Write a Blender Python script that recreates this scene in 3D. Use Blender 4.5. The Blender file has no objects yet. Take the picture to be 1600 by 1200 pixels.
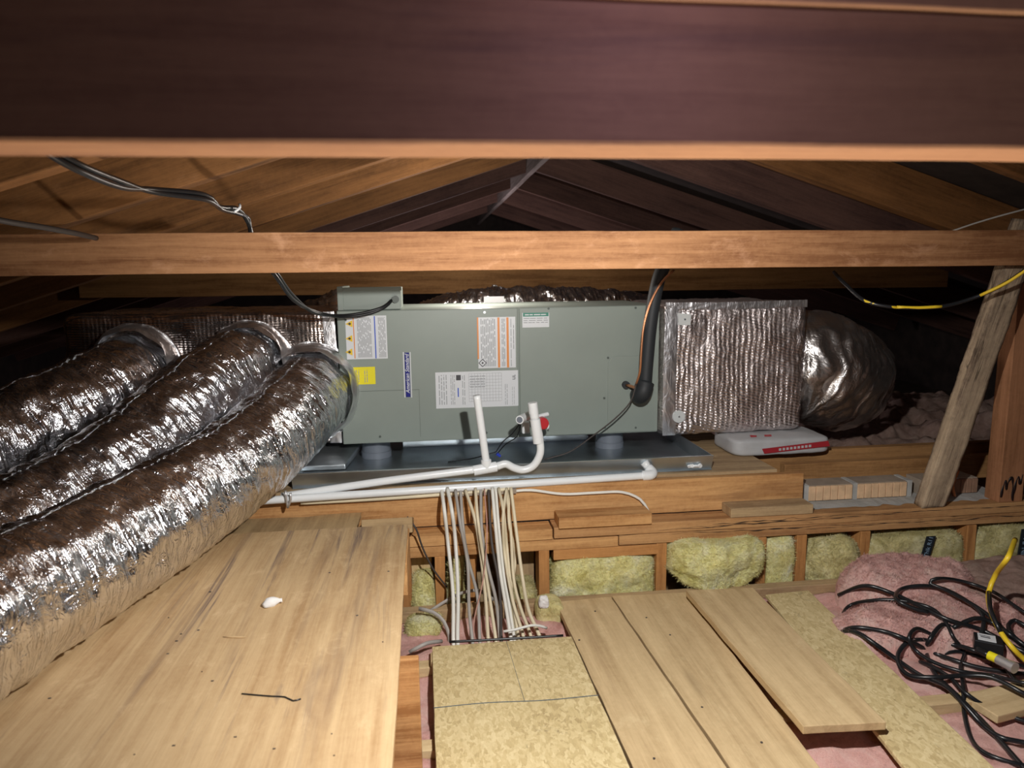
import bpy, bmesh, math, random
from mathutils import Vector, Matrix, noise
random.seed(7)
S = bpy.context.scene
COL = S.collection

# ------------------------------------------------------------------ camera
F = 1109.0                       # focal length in pixels of the 1600 px wide frame
CZ = 1.1                         # eye height above the loose floor boards
_d = Vector((-135.0, 170.0, -F)).normalized()      # where the ridge direction (+Y) vanishes
_h = Vector((1.0, 0.013, 0.0))
_u = _d.cross(_h).normalized()
if _u.y < 0: _u = -_u
_x = _d.cross(_u)
M3 = Matrix((_x, _d, _u)).transposed()             # world -> camera
cam = bpy.data.cameras.new('camera'); co = bpy.data.objects.new('camera', cam); COL.objects.link(co)
cam.sensor_fit = 'HORIZONTAL'; cam.sensor_width = 36.0; cam.lens = 36.0 * F / 1600.0
cam.clip_start = 0.02; cam.clip_end = 60
co.matrix_world = Matrix.Translation((0, 0, CZ)) @ M3.transposed().to_4x4()
cam.dof.use_dof = True; cam.dof.focus_distance = 2.35; cam.dof.aperture_fstop = 4.5
S.camera = co

# ------------------------------------------------------------------ world, lamps, exposure
w = bpy.data.worlds.new('attic_dark'); S.world = w; w.use_nodes = True
w.node_tree.nodes['Background'].inputs[0].default_value = (0.5, 0.5, 0.62, 1)
w.node_tree.nodes['Background'].inputs[1].default_value = 0.012

def lamp(name, loc, power, col, rad):
    l = bpy.data.lights.new(name, 'POINT'); l.energy = power; l.color = col; l.shadow_soft_size = rad
    o = bpy.data.objects.new(name, l); o.location = loc; COL.objects.link(o); return o
def spot(name, loc, to, power, col, rad, deg, blend):
    l = bpy.data.lights.new(name, 'SPOT'); l.energy = power; l.color = col; l.shadow_soft_size = rad
    l.spot_size = math.radians(deg); l.spot_blend = blend
    o = bpy.data.objects.new(name, l); COL.objects.link(o); o.location = loc
    o.rotation_euler = (Vector(to) - Vector(loc)).to_track_quat('-Z', 'Y').to_euler(); return o
spot('work_light', (0.30, 0.84, 1.268), (0.38, 1.52, 0.64), 104, (1.0, 0.965, 0.925), 0.02, 146, 0.75)
spot('upward_fill_light', (0.30, 0.74, 0.22), (0.15, 1.45, 2.1), 80, (1.0, 0.93, 0.84), 0.05, 112, 0.7)  # added fill from below, brightens the undersides of beam and rafters
lamp('ridge_bulb', (0.20, 0.46, 1.315), 0.9, (0.55, 0.50, 1.0), 0.03)
lamp('camera_fill_light', (0.55, -0.25, 1.25), 5, (0.76, 0.75, 1.0), 0.15)  # added soft fill behind the camera, lifts the near beam and dark areas
lamp('tie_fill_light', (0.22, 3.12, 1.20), 13, (1.0, 0.90, 0.80), 0.03)  # added fill hidden behind the collar beam, lights the tie and rear foil
lamp('far_bulb', (0.35, 6.2, 0.55), 34, (1.0, 0.9, 0.95), 0.05)

S.view_settings.view_transform = 'Standard'; S.view_settings.look = 'None'
S.view_settings.gamma = 1; S.view_settings.use_curve_mapping = False
S.view_settings.exposure = 0.0

# ------------------------------------------------------------------ pixel -> place
def ray(px, py): return M3.transposed() @ Vector((px - 800, 600 - py, -F))
def aY(px, py, Y):
    r = ray(px, py); p = r * (Y / r.y); return Vector((p.x, p.y, p.z + CZ))
def aZ(px, py, z):
    r = ray(px, py); p = r * ((z - CZ) / r.z); return Vector((p.x, p.y, p.z + CZ))

# ------------------------------------------------------------------ materials
def mat(name):
    m = bpy.data.materials.new(name); m.use_nodes = True
    nt = m.node_tree; b = nt.nodes['Principled BSDF']
    return m, nt, b
def N(nt, t, **k):
    n = nt.nodes.new(t)
    for a, v in k.items():
        if a.startswith('i_'):
            n.inputs[a[2:].replace('_', ' ')].default_value = v
        else: setattr(n, a, v)
    return n
def L(nt, a, b): nt.links.new(a, b)
def c4(c): return (c[0], c[1], c[2], 1)
def ramp(nt, fac, stops):
    r = nt.nodes.new('ShaderNodeValToRGB'); e = r.color_ramp.elements
    while len(e) < len(stops): e.new(0.5)
    for i, (p, c) in enumerate(stops): e[i].position = p; e[i].color = c4(c)
    L(nt, fac, r.inputs[0]); return r.outputs[0]
def mathn(nt, op, a, b=None, clamp=False):
    n = nt.nodes.new('ShaderNodeMath'); n.operation = op; n.use_clamp = clamp
    for i, v in enumerate((a, b)):
        if v is None: continue
        if isinstance(v, (int, float)): n.inputs[i].default_value = v
        else: L(nt, v, n.inputs[i])
    return n.outputs[0]
def mixc(nt, fac, a, b, mode='MIX'):
    n = nt.nodes.new('ShaderNodeMix'); n.data_type = 'RGBA'; n.blend_type = mode
    if isinstance(fac, (int, float)): n.inputs[0].default_value = fac
    else: L(nt, fac, n.inputs[0])
    for i, v in ((6, a), (7, b)):
        if isinstance(v, tuple): n.inputs[i].default_value = c4(v)
        else: L(nt, v, n.inputs[i])
    return n.outputs[2]
def coords(nt, scale, kind='Object', rnd=True):
    tc = nt.nodes.new('ShaderNodeTexCoord'); mp = nt.nodes.new('ShaderNodeMapping')
    mp.inputs['Scale'].default_value = scale
    src = tc.outputs[kind]
    if rnd:
        oi = nt.nodes.new('ShaderNodeObjectInfo')
        v = nt.nodes.new('ShaderNodeVectorMath'); v.operation = 'ADD'
        cx = nt.nodes.new('ShaderNodeCombineXYZ')
        k = mathn(nt, 'MULTIPLY', oi.outputs['Random'], 37.0)
        for i in range(3): L(nt, k, cx.inputs[i])
        L(nt, src, v.inputs[0]); L(nt, cx.outputs[0], v.inputs[1]); src = v.outputs[0]
    L(nt, src, mp.inputs['Vector']); return mp.outputs[0]
def nz(nt, vec, scale, detail=5, dist=0.0, rough=0.55):
    n = N(nt, 'ShaderNodeTexNoise'); n.inputs['Scale'].default_value = scale; n.inputs['Detail'].default_value = detail
    n.inputs['Distortion'].default_value = dist; n.inputs['Roughness'].default_value = rough
    L(nt, vec, n.inputs['Vector']); return n.outputs['Fac']
def bump(nt, b, h, strength, dist=0.01, prev=None):
    n = nt.nodes.new('ShaderNodeBump'); n.inputs['Strength'].default_value = strength; n.inputs['Distance'].default_value = dist
    L(nt, h, n.inputs['Height'])
    if prev is not None: L(nt, prev, n.inputs['Normal'])
    L(nt, n.outputs[0], b.inputs['Normal']); return n.outputs[0]

def wood(name, dark, light, stain=None, stain_amt=0.0, rough=0.75, grain=1.0, chalk=0.0, cracks=0.0, knots=1.0, k=1.0, st=(0.60, 0.72), streak=0):
    m, nt, b = mat(name)
    v1 = coords(nt, (0.7, 9 * grain, 9 * grain)); g1 = nz(nt, v1, 1.9, 8, 0.35, 0.62)
    v2 = coords(nt, (9, 170, 170)); g2 = nz(nt, v2, 1.0, 4, 0.3, 0.7)
    v3 = coords(nt, (1, 1, 1)); g3 = nz(nt, v3, 2.3, 4, 0.4)
    # growth rings
    wv = N(nt, 'ShaderNodeTexWave'); wv.wave_type = 'BANDS'; wv.bands_direction = 'Y'
    wv.inputs['Scale'].default_value = 6.0 * grain; wv.inputs['Distortion'].default_value = 5.0
    wv.inputs['Detail'].default_value = 2.5; wv.inputs['Detail Scale'].default_value = 1.2
    L(nt, coords(nt, (0.22, 1, 1)), wv.inputs['Vector'])
    cen = lambda v, a: mathn(nt, 'MULTIPLY', mathn(nt, 'SUBTRACT', v, 0.5), a * k)
    g4 = nz(nt, coords(nt, (2.2, 42, 42)), 1.4, 6, 0.5, 0.68)
    g5 = nz(nt, coords(nt, (1, 1, 1)), 55, 5, 0.5, 0.7)
    s = mathn(nt, 'ADD', cen(g1, 0.75), cen(wv.outputs['Fac'], 0.09))
    s = mathn(nt, 'ADD', s, cen(g2, 0.30)); s = mathn(nt, 'ADD', s, cen(g4, 0.55)); s = mathn(nt, 'ADD', s, cen(g3, 0.40))
    s = mathn(nt, 'ADD', s, cen(g5, 0.28)); s = mathn(nt, 'ADD', s, 0.52)
    mid = tuple((dark[i] * 0.45 + light[i] * 0.55) for i in range(3))
    c = ramp(nt, s, [(0.36, dark), (0.52, mid), (0.70, light)])
    if knots:
        vo = N(nt, 'ShaderNodeTexVoronoi'); vo.inputs['Scale'].default_value = 1.0
        L(nt, coords(nt, (1.3, 6.5, 6.5)), vo.inputs['Vector'])
        kn = ramp(nt, vo.outputs['Distance'], [(0.0, (1, 1, 1)), (0.07, (0.75, 0.75, 0.75)), (0.13, (0, 0, 0))])
        c = mixc(nt, mathn(nt, 'MULTIPLY', kn, 0.6 * knots), c, tuple(x * 0.45 for x in dark))
    if stain:
        sv = nz(nt, coords(nt, (0.55, 6, 6)), 1.3, 5, 0.5, 0.65)
        f = ramp(nt, sv, [(st[0], (0, 0, 0)), (st[1], (1, 1, 1))])
        c = mixc(nt, mathn(nt, 'MULTIPLY', f, stain_amt), c, stain)
    if chalk:
        sv = nz(nt, coords(nt, (3, 5, 5)), 2.2, 8, 0.3, 0.72)
        f = ramp(nt, sv, [(0.56, (0, 0, 0)), (0.70, (1, 1, 1))])
        c = mixc(nt, mathn(nt, 'MULTIPLY', f, chalk), c, tuple(min(1, x * 1.5 + 0.10) for x in light))
    if streak:
        sv = nz(nt, coords(nt, (0.8, 15, 15)), 1.0, 6, 0.6, 0.68)
        f = ramp(nt, sv, [(0.53, (0, 0, 0)), (0.61, (1, 1, 1))])
        f2 = ramp(nt, nz(nt, coords(nt, (0.9, 1.6, 1)), 1.6, 3), [(0.45, (0, 0, 0)), (0.58, (1, 1, 1))])
        c = mixc(nt, mathn(nt, 'MULTIPLY', mathn(nt, 'MULTIPLY', f, f2), streak), c, (0.17, 0.12, 0.10))
    hgt = mathn(nt, 'ADD', mathn(nt, 'MULTIPLY', g2, 0.5), g1)
    if cracks:
        cv = N(nt, 'ShaderNodeTexVoronoi'); cv.feature = 'DISTANCE_TO_EDGE'; cv.inputs['Scale'].default_value = 1.0
        nn = N(nt, 'ShaderNodeTexNoise'); nn.inputs['Scale'].default_value = 3; base = coords(nt, (1.0, 14, 14)); L(nt, base, nn.inputs['Vector'])
        ad = nt.nodes.new('ShaderNodeVectorMath'); ad.operation = 'ADD'; L(nt, base, ad.inputs[0]); L(nt, nn.outputs['Color'], ad.inputs[1])
        L(nt, ad.outputs[0], cv.inputs['Vector'])
        f = ramp(nt, cv.outputs['Distance'], [(0.0, (1, 1, 1)), (0.03, (0, 0, 0))])
        msk = ramp(nt, nz(nt, coords(nt, (1.2, 3, 3)), 1.5, 2), [(0.48, (0, 0, 0)), (0.6, (1, 1, 1))])
        f = mathn(nt, 'MULTIPLY', mathn(nt, 'MULTIPLY', f, msk), cracks)
        c = mixc(nt, f, c, tuple(x * 0.15 for x in dark))
        hgt = mathn(nt, 'SUBTRACT', hgt, mathn(nt, 'MULTIPLY', f, 2.0))
    L(nt, c, b.inputs['Base Color']); b.inputs['Roughness'].default_value = rough
    b.inputs['Specular IOR Level'].default_value = 0.25
    bump(nt, b, hgt, 0.35, 0.004)
    return m

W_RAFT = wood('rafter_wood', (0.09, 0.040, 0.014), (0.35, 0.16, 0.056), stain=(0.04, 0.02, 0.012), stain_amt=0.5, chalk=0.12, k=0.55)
W_RAFTD = wood('shaded_rafter_wood', (0.07, 0.036, 0.032), (0.20, 0.105, 0.08), stain=(0.02, 0.012, 0.01), stain_amt=0.5, chalk=0.08, k=0.6)  # shaded copy of the rafter wood: dimmer light painted into the tone
W_BEAM = wood('big_beam_wood', (0.22, 0.10, 0.05), (0.40, 0.20, 0.095), stain=(0.10, 0.05, 0.04), stain_amt=0.5, k=0.6)
W_COLL = wood('collar_wood', (0.22, 0.095, 0.04), (0.42, 0.215, 0.10), chalk=0.35, grain=1.3, stain=(0.2, 0.08, 0.04), stain_amt=0.5)
W_TIE = wood('tie_wood', (0.24, 0.12, 0.045), (0.46, 0.25, 0.10))
W_PINE = wood('pine_framing', (0.36, 0.17, 0.06), (0.66, 0.38, 0.16), stain=(0.22, 0.10, 0.045), stain_amt=0.6)
W_STUD = wood('stud_wood', (0.34, 0.15, 0.05), (0.56, 0.28, 0.10))
W_PLATE = wood('cracked_plate_wood', (0.34, 0.17, 0.07), (0.56, 0.32, 0.14), cracks=0.95, stain=(0.22, 0.12, 0.06), stain_amt=0.7)
W_DUSTY = wood('dusty_wood', (0.30, 0.20, 0.11), (0.50, 0.36, 0.20), chalk=0.3)
W_PLY = wood('stained_plywood', (0.40, 0.25, 0.12), (0.62, 0.45, 0.25), stain=(0.22, 0.14, 0.09), stain_amt=0.85, chalk=0.25, grain=1.0, knots=0.0, k=0.62, st=(0.54, 0.70), streak=0.9)
W_PLY2 = wood('dusty_plywood', (0.30, 0.20, 0.10), (0.47, 0.33, 0.17), stain=(0.2, 0.14, 0.08), stain_amt=0.4, grain=0.8, knots=0.4)
W_BOARD = wood('floor_board', (0.44, 0.31, 0.16), (0.68, 0.515, 0.29), chalk=0.2, stain=(0.32, 0.2, 0.11), stain_amt=0.35, grain=0.9, knots=0.5, k=0.7)
W_GREY = wood('weathered_wood', (0.14, 0.10, 0.07), (0.48, 0.37, 0.25), cracks=0.8, chalk=0.35, stain=(0.12, 0.07, 0.04), stain_amt=0.6, rough=0.9)
W_JOIST = wood('joist_wood', (0.24, 0.12, 0.05), (0.44, 0.25, 0.11))
W_RED = wood('post_wood', (0.24, 0.11, 0.05), (0.42, 0.20, 0.10))
W_ASH = wood('ridge_board_wood', (0.20, 0.16, 0.14), (0.46, 0.38, 0.36), rough=0.8)

def osb(name):
    m, nt, b = mat(name)
    vo = N(nt, 'ShaderNodeTexVoronoi'); vo.inputs['Scale'].default_value = 1.0
    base = coords(nt, (70, 110, 80)); nn = N(nt, 'ShaderNodeTexNoise'); nn.inputs['Scale'].default_value = 0.35; nn.inputs['Detail'].default_value = 3
    L(nt, base, nn.inputs['Vector'])
    ad = nt.nodes.new('ShaderNodeVectorMath'); ad.operation = 'MULTIPLY_ADD'; ad.inputs[1].default_value = (5, 5, 5)
    L(nt, nn.outputs['Color'], ad.inputs[0]); L(nt, base, ad.inputs[2]); L(nt, ad.outputs[0], vo.inputs['Vector'])
    sep = nt.nodes.new('ShaderNodeSeparateColor'); L(nt, vo.outputs['Color'], sep.inputs[0])
    g = nz(nt, coords(nt, (40, 160, 60)), 1, 4, 1.5); big = nz(nt, coords(nt, (1, 1, 1)), 4, 5)
    s = mathn(nt, 'ADD', mathn(nt, 'MULTIPLY', sep.outputs[0], 0.30), mathn(nt, 'MULTIPLY', g, 0.35))
    s = mathn(nt, 'ADD', s, mathn(nt, 'MULTIPLY', big, 0.35))
    c = ramp(nt, s, [(0.2, (0.36, 0.265, 0.125)), (0.45, (0.58, 0.46, 0.235)), (0.75, (0.74, 0.62, 0.36))])
    f = ramp(nt, nz(nt, coords(nt, (14, 14, 14)), 1.0, 7, 0.6, 0.75), [(0.60, (0, 0, 0)), (0.68, (1, 1, 1))])
    c = mixc(nt, mathn(nt, 'MULTIPLY', f, 0.5), c, (0.2, 0.16, 0.10))
    L(nt, c, b.inputs['Base Color']); b.inputs['Roughness'].default_value = 0.8; b.inputs['Specular IOR Level'].default_value = 0.2
    bump(nt, b, s, 0.5, 0.003); return m
M_OSB = osb('osb_sheet')

def plain(name, col, rough=0.5, metal=0.0, spec=0.5, var=0.0, bscale=0, bstr=0.2, emit=None):
    m, nt, b = mat(name)
    b.inputs['Base Color'].default_value = c4(col); b.inputs['Roughness'].default_value = rough
    b.inputs['Metallic'].default_value = metal; b.inputs['Specular IOR Level'].default_value = spec
    if var:
        n_ = nz(nt, coords(nt, (1, 1, 1)), 9, 5)
        c = ramp(nt, n_, [(0.3, tuple(x * (1 - var) for x in col)), (0.7, tuple(min(1, x * (1 + var)) for x in col))])
        L(nt, c, b.inputs['Base Color'])
    if bscale:
        bump(nt, b, nz(nt, coords(nt, (1, 1, 1)), bscale, 5), bstr, 0.004)
    return m
M_CAB = plain('grey_green_enamel', (0.27, 0.315, 0.285), 0.42, 0.0, 0.45, var=0.03)
M_CABDK = plain('enamel_seam', (0.09, 0.11, 0.10), 0.5)
M_WHITE = plain('label_white', (0.72, 0.75, 0.78), 0.35)
M_TXT = plain('label_print_grey', (0.34, 0.36, 0.38), 0.5)
M_INK = plain('label_ink', (0.05, 0.05, 0.06), 0.5)
M_ORANGE = plain('label_orange', (0.78, 0.27, 0.05), 0.4)
M_BLUE = plain('label_blue', (0.02, 0.09, 0.55), 0.4)
M_NAVY = plain('badge_navy', (0.015, 0.02, 0.22), 0.3)
M_GREEN = plain('label_green', (0.02, 0.22, 0.15), 0.4)
M_YEL = plain('label_yellow', (0.85, 0.75, 0.02), 0.4)
M_SIGNY = plain('triangle_yellow', (0.85, 0.58, 0.03), 0.4)
M_PVC = plain('white_pvc', (0.80, 0.84, 0.86), 0.3, var=0.03)
M_PVCG = plain('grey_pvc', (0.17, 0.195, 0.235), 0.45)
M_RUB = plain('black_insulation_rubber', (0.022, 0.026, 0.03), 0.6, bscale=40, bstr=0.1)
M_BLK = plain('black_cable_jacket', (0.012, 0.013, 0.015), 0.32)
M_GREYC = plain('grey_cable_jacket', (0.38, 0.36, 0.33), 0.55, var=0.12)
M_NMW = plain('white_cable_jacket', (0.78, 0.78, 0.72), 0.5, var=0.06)
M_NMB = plain('cream_cable_jacket', (0.70, 0.62, 0.44), 0.5, var=0.08)
M_DKC = plain('dark_cable_jacket', (0.06, 0.05, 0.045), 0.6)
M_COP = plain('copper_tube', (0.62, 0.28, 0.14), 0.35, 0.7)
M_YELC = plain('yellow_cord_jacket', (0.82, 0.58, 0.03), 0.4)
M_RED = plain('red_cap', (0.5, 0.02, 0.03), 0.35)
M_CHROME = plain('plated_connector', (0.75, 0.76, 0.78), 0.38, 0.8)
M_MORT = plain('mortar', (0.42, 0.42, 0.40), 0.95, var=0.2, bscale=60, bstr=0.6)
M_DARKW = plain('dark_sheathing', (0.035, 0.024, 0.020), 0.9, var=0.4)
M_GYP = plain('ceiling_board_back', (0.12, 0.085, 0.06), 0.95, var=0.3)
M_CRUMB = plain('white_foam', (0.75, 0.74, 0.72), 0.8, bscale=60, bstr=0.4)
M_BLUEC = plain('blue_wire_nut', (0.03, 0.06, 0.5), 0.4)
M_PINKW = plain('pink_wire', (0.50, 0.28, 0.22), 0.5)
M_BAGW = plain('bag_paper', (0.46, 0.47, 0.48), 0.55, var=0.1, bscale=12, bstr=0.4)
M_BAGR = plain('bag_red_band', (0.36, 0.02, 0.03), 0.5)
M_BATTBAND = plain('black_print_band', (0.012, 0.018, 0.025), 0.6)
M_PRINTB = plain('pale_blue_print', (0.25, 0.36, 0.48), 0.6)
M_TAR = plain('tar_drip', (0.015, 0.008, 0.008), 0.4)
M_WASH = plain('insulation_washer', (0.62, 0.66, 0.66), 0.5)

def brickmat(name, col):
    m, nt, b = mat(name)
    v = coords(nt, (1, 1, 1)); c = ramp(nt, nz(nt, v, 22, 5), [(0.3, tuple(x * .7 for x in col)), (0.7, col)])
    L(nt, c, b.inputs['Base Color']); b.inputs['Roughness'].default_value = 0.85
    bump(nt, b, nz(nt, v, 90, 4), 0.3, 0.003); return m
M_BRICK = brickmat('buff_clay', (0.82, 0.56, 0.34)); M_BRICKD = brickmat('brown_clay', (0.34, 0.20, 0.13))

def galv(name, col=(0.48, 0.53, 0.56), rough=0.34):
    m, nt, b = mat(name)
    v = coords(nt, (1, 1, 1)); n1 = nz(nt, v, 5, 4)
    L(nt, ramp(nt, n1, [(0.3, tuple(x * .7 for x in col)), (0.7, col)]), b.inputs['Base Color'])
    b.inputs['Metallic'].default_value = 0.95
    L(nt, mathn(nt, 'ADD', mathn(nt, 'MULTIPLY', n1, 0.25), rough - 0.12), b.inputs['Roughness'])
    bump(nt, b, nz(nt, coords(nt, (1, 1, 1)), 3.0, 3), 0.35, 0.03); return m
M_GALV = galv('galvanised_sheet', (0.62, 0.68, 0.72), 0.36)

def foil(name, tint=(0.86, 0.87, 0.90), rough=0.2, wr=(95, 9), strength=0.9, kind='UV', fine=0.5, dist=0.012):
    """crinkled foil: creases run round the duct (UV.x = metres along it)"""
    m, nt, b = mat(name)
    b.inputs['Base Color'].default_value = c4(tint); b.inputs['Metallic'].default_value = 1.0
    v1 = coords(nt, (wr[0], wr[1], 1), kind); a = nz(nt, v1, 0.45, 3, 1.2)
    r1 = mathn(nt, 'ABSOLUTE', mathn(nt, 'SUBTRACT', a, 0.5))
    v2 = coords(nt, (30, 24, 10), kind); a2 = nz(nt, v2, 1.0, 3, 1.8)
    r2 = mathn(nt, 'ABSOLUTE', mathn(nt, 'SUBTRACT', a2, 0.5))
    h = mathn(nt, 'ADD', mathn(nt, 'MULTIPLY', r1, 1.0), mathn(nt, 'MULTIPLY', r2, fine))
    n1 = nz(nt, coords(nt, (6, 6, 1), kind), 1.0, 2)
    L(nt, mathn(nt, 'ADD', mathn(nt, 'MULTIPLY', n1, 0.14), rough - 0.06), b.inputs['Roughness'])
    bump(nt, b, h, strength, dist); return m
M_FOIL = foil('crinkled_silver_foil')
M_FOILM = foil('rumpled_wrap_foil', (0.80, 0.76, 0.76), 0.2, (26, 22), 0.8)
M_TAPE = foil('foil_tape', (0.88, 0.88, 0.90), 0.36, (14, 14), 0.5, 'Object')

def bubble(name, pitch=0.0215, tint=(0.84, 0.77, 0.76), rowskew=1.0, strength=1.0, rgh=0.27):
    """reflective bubble wrap: rows of small round bubbles pressed through the foil"""
    m, nt, b = mat(name)
    b.inputs['Base Color'].default_value = c4(tint); b.inputs['Metallic'].default_value = 1.0
    tc = nt.nodes.new('ShaderNodeTexCoord'); sp = nt.nodes.new('ShaderNodeSeparateXYZ')
    wn = N(nt, 'ShaderNodeTexNoise'); wn.inputs['Scale'].default_value = 6; L(nt, tc.outputs['Object'], wn.inputs['Vector'])
    ad = nt.nodes.new('ShaderNodeVectorMath'); ad.operation = 'MULTIPLY_ADD'; ad.inputs[1].default_value = (0.012, 0.012, 0.012)
    L(nt, wn.outputs['Color'], ad.inputs[0]); L(nt, tc.outputs['Object'], ad.inputs[2]); L(nt, ad.outputs[0], sp.inputs[0])
    k = 2 * math.pi / pitch
    xs = mathn(nt, 'SINE', mathn(nt, 'MULTIPLY', mathn(nt, 'ADD', sp.outputs[0], sp.outputs[1]), k))
    zs = mathn(nt, 'SINE', mathn(nt, 'ADD', mathn(nt, 'MULTIPLY', sp.outputs[2], k * 1.75), mathn(nt, 'MULTIPLY', sp.outputs[0], k * 0.5 * rowskew)))
    h = mathn(nt, 'ADD', mathn(nt, 'MULTIPLY', xs, 0.7), mathn(nt, 'MULTIPLY', zs, 0.5))
    h = mathn(nt, 'MULTIPLY', h, ramp(nt, nz(nt, coords(nt, (1, 1, 1)), 5, 3), [(0.35, (.35, .35, .35)), (0.6, (1, 1, 1))]))
    cr = nz(nt, coords(nt, (1, 1, 0.6)), 26, 4, 1.5)
    h2 = mathn(nt, 'ABSOLUTE', mathn(nt, 'SUBTRACT', cr, 0.5))
    h = mathn(nt, 'ADD', mathn(nt, 'MULTIPLY', h, 0.30), mathn(nt, 'MULTIPLY', h2, 1.6))
    n1 = nz(nt, coords(nt, (1, 1, 1)), 7, 3)
    L(nt, mathn(nt, 'ADD', mathn(nt, 'MULTIPLY', n1, 0.25), rgh), b.inputs['Roughness'])
    bump(nt, b, h, strength, 0.006); return m
M_BUB = bubble('bubble_foil_wrap', strength=0.65)
M_BUBD = bubble('plenum_foil_wrap', 0.016, (0.62, 0.54, 0.50), 0.0, 0.28, 0.10)

def fluffmat(name, c1, c2, c3):
    m, nt, b = mat(name)
    a = nz(nt, coords(nt, (1, 1, 1)), 11, 6, 0.8, 0.65); f = nz(nt, coords(nt, (1, 1, 1)), 140, 4, 1.5, 0.7)
    s = mathn(nt, 'ADD', mathn(nt, 'MULTIPLY', a, 0.75), mathn(nt, 'MULTIPLY', f, 0.25))
    L(nt, ramp(nt, s, [(0.34, c1), (0.5, c2), (0.66, c3)]), b.inputs['Base Color'])
    b.inputs['Roughness'].default_value = 1.0; b.inputs['Specular IOR Level'].default_value = 0.05
    b.inputs['Subsurface Weight'].default_value = 0.25; b.inputs['Subsurface Radius'].default_value = (1, .8, .6); b.inputs['Subsurface Scale'].default_value = 0.012; b.inputs['Sheen Roughness'].default_value = 0.6
    h = mathn(nt, 'ADD', a, mathn(nt, 'MULTIPLY', f, 0.5)); h = mathn(nt, 'ADD', h, mathn(nt, 'MULTIPLY', nz(nt, coords(nt, (1, 1, 1)), 420, 2, 2.0), 0.3)); bump(nt, b, h, 0.9, 0.009); return m
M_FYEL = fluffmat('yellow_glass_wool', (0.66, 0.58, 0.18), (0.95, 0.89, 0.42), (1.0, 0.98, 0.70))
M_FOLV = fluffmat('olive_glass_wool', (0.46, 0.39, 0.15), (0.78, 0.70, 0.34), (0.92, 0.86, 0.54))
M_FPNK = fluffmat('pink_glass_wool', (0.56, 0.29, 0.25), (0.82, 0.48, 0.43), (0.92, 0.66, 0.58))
M_FBRN = fluffmat('dusty_pink_wool', (0.28, 0.18, 0.145), (0.44, 0.30, 0.25), (0.56, 0.42, 0.35))

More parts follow.
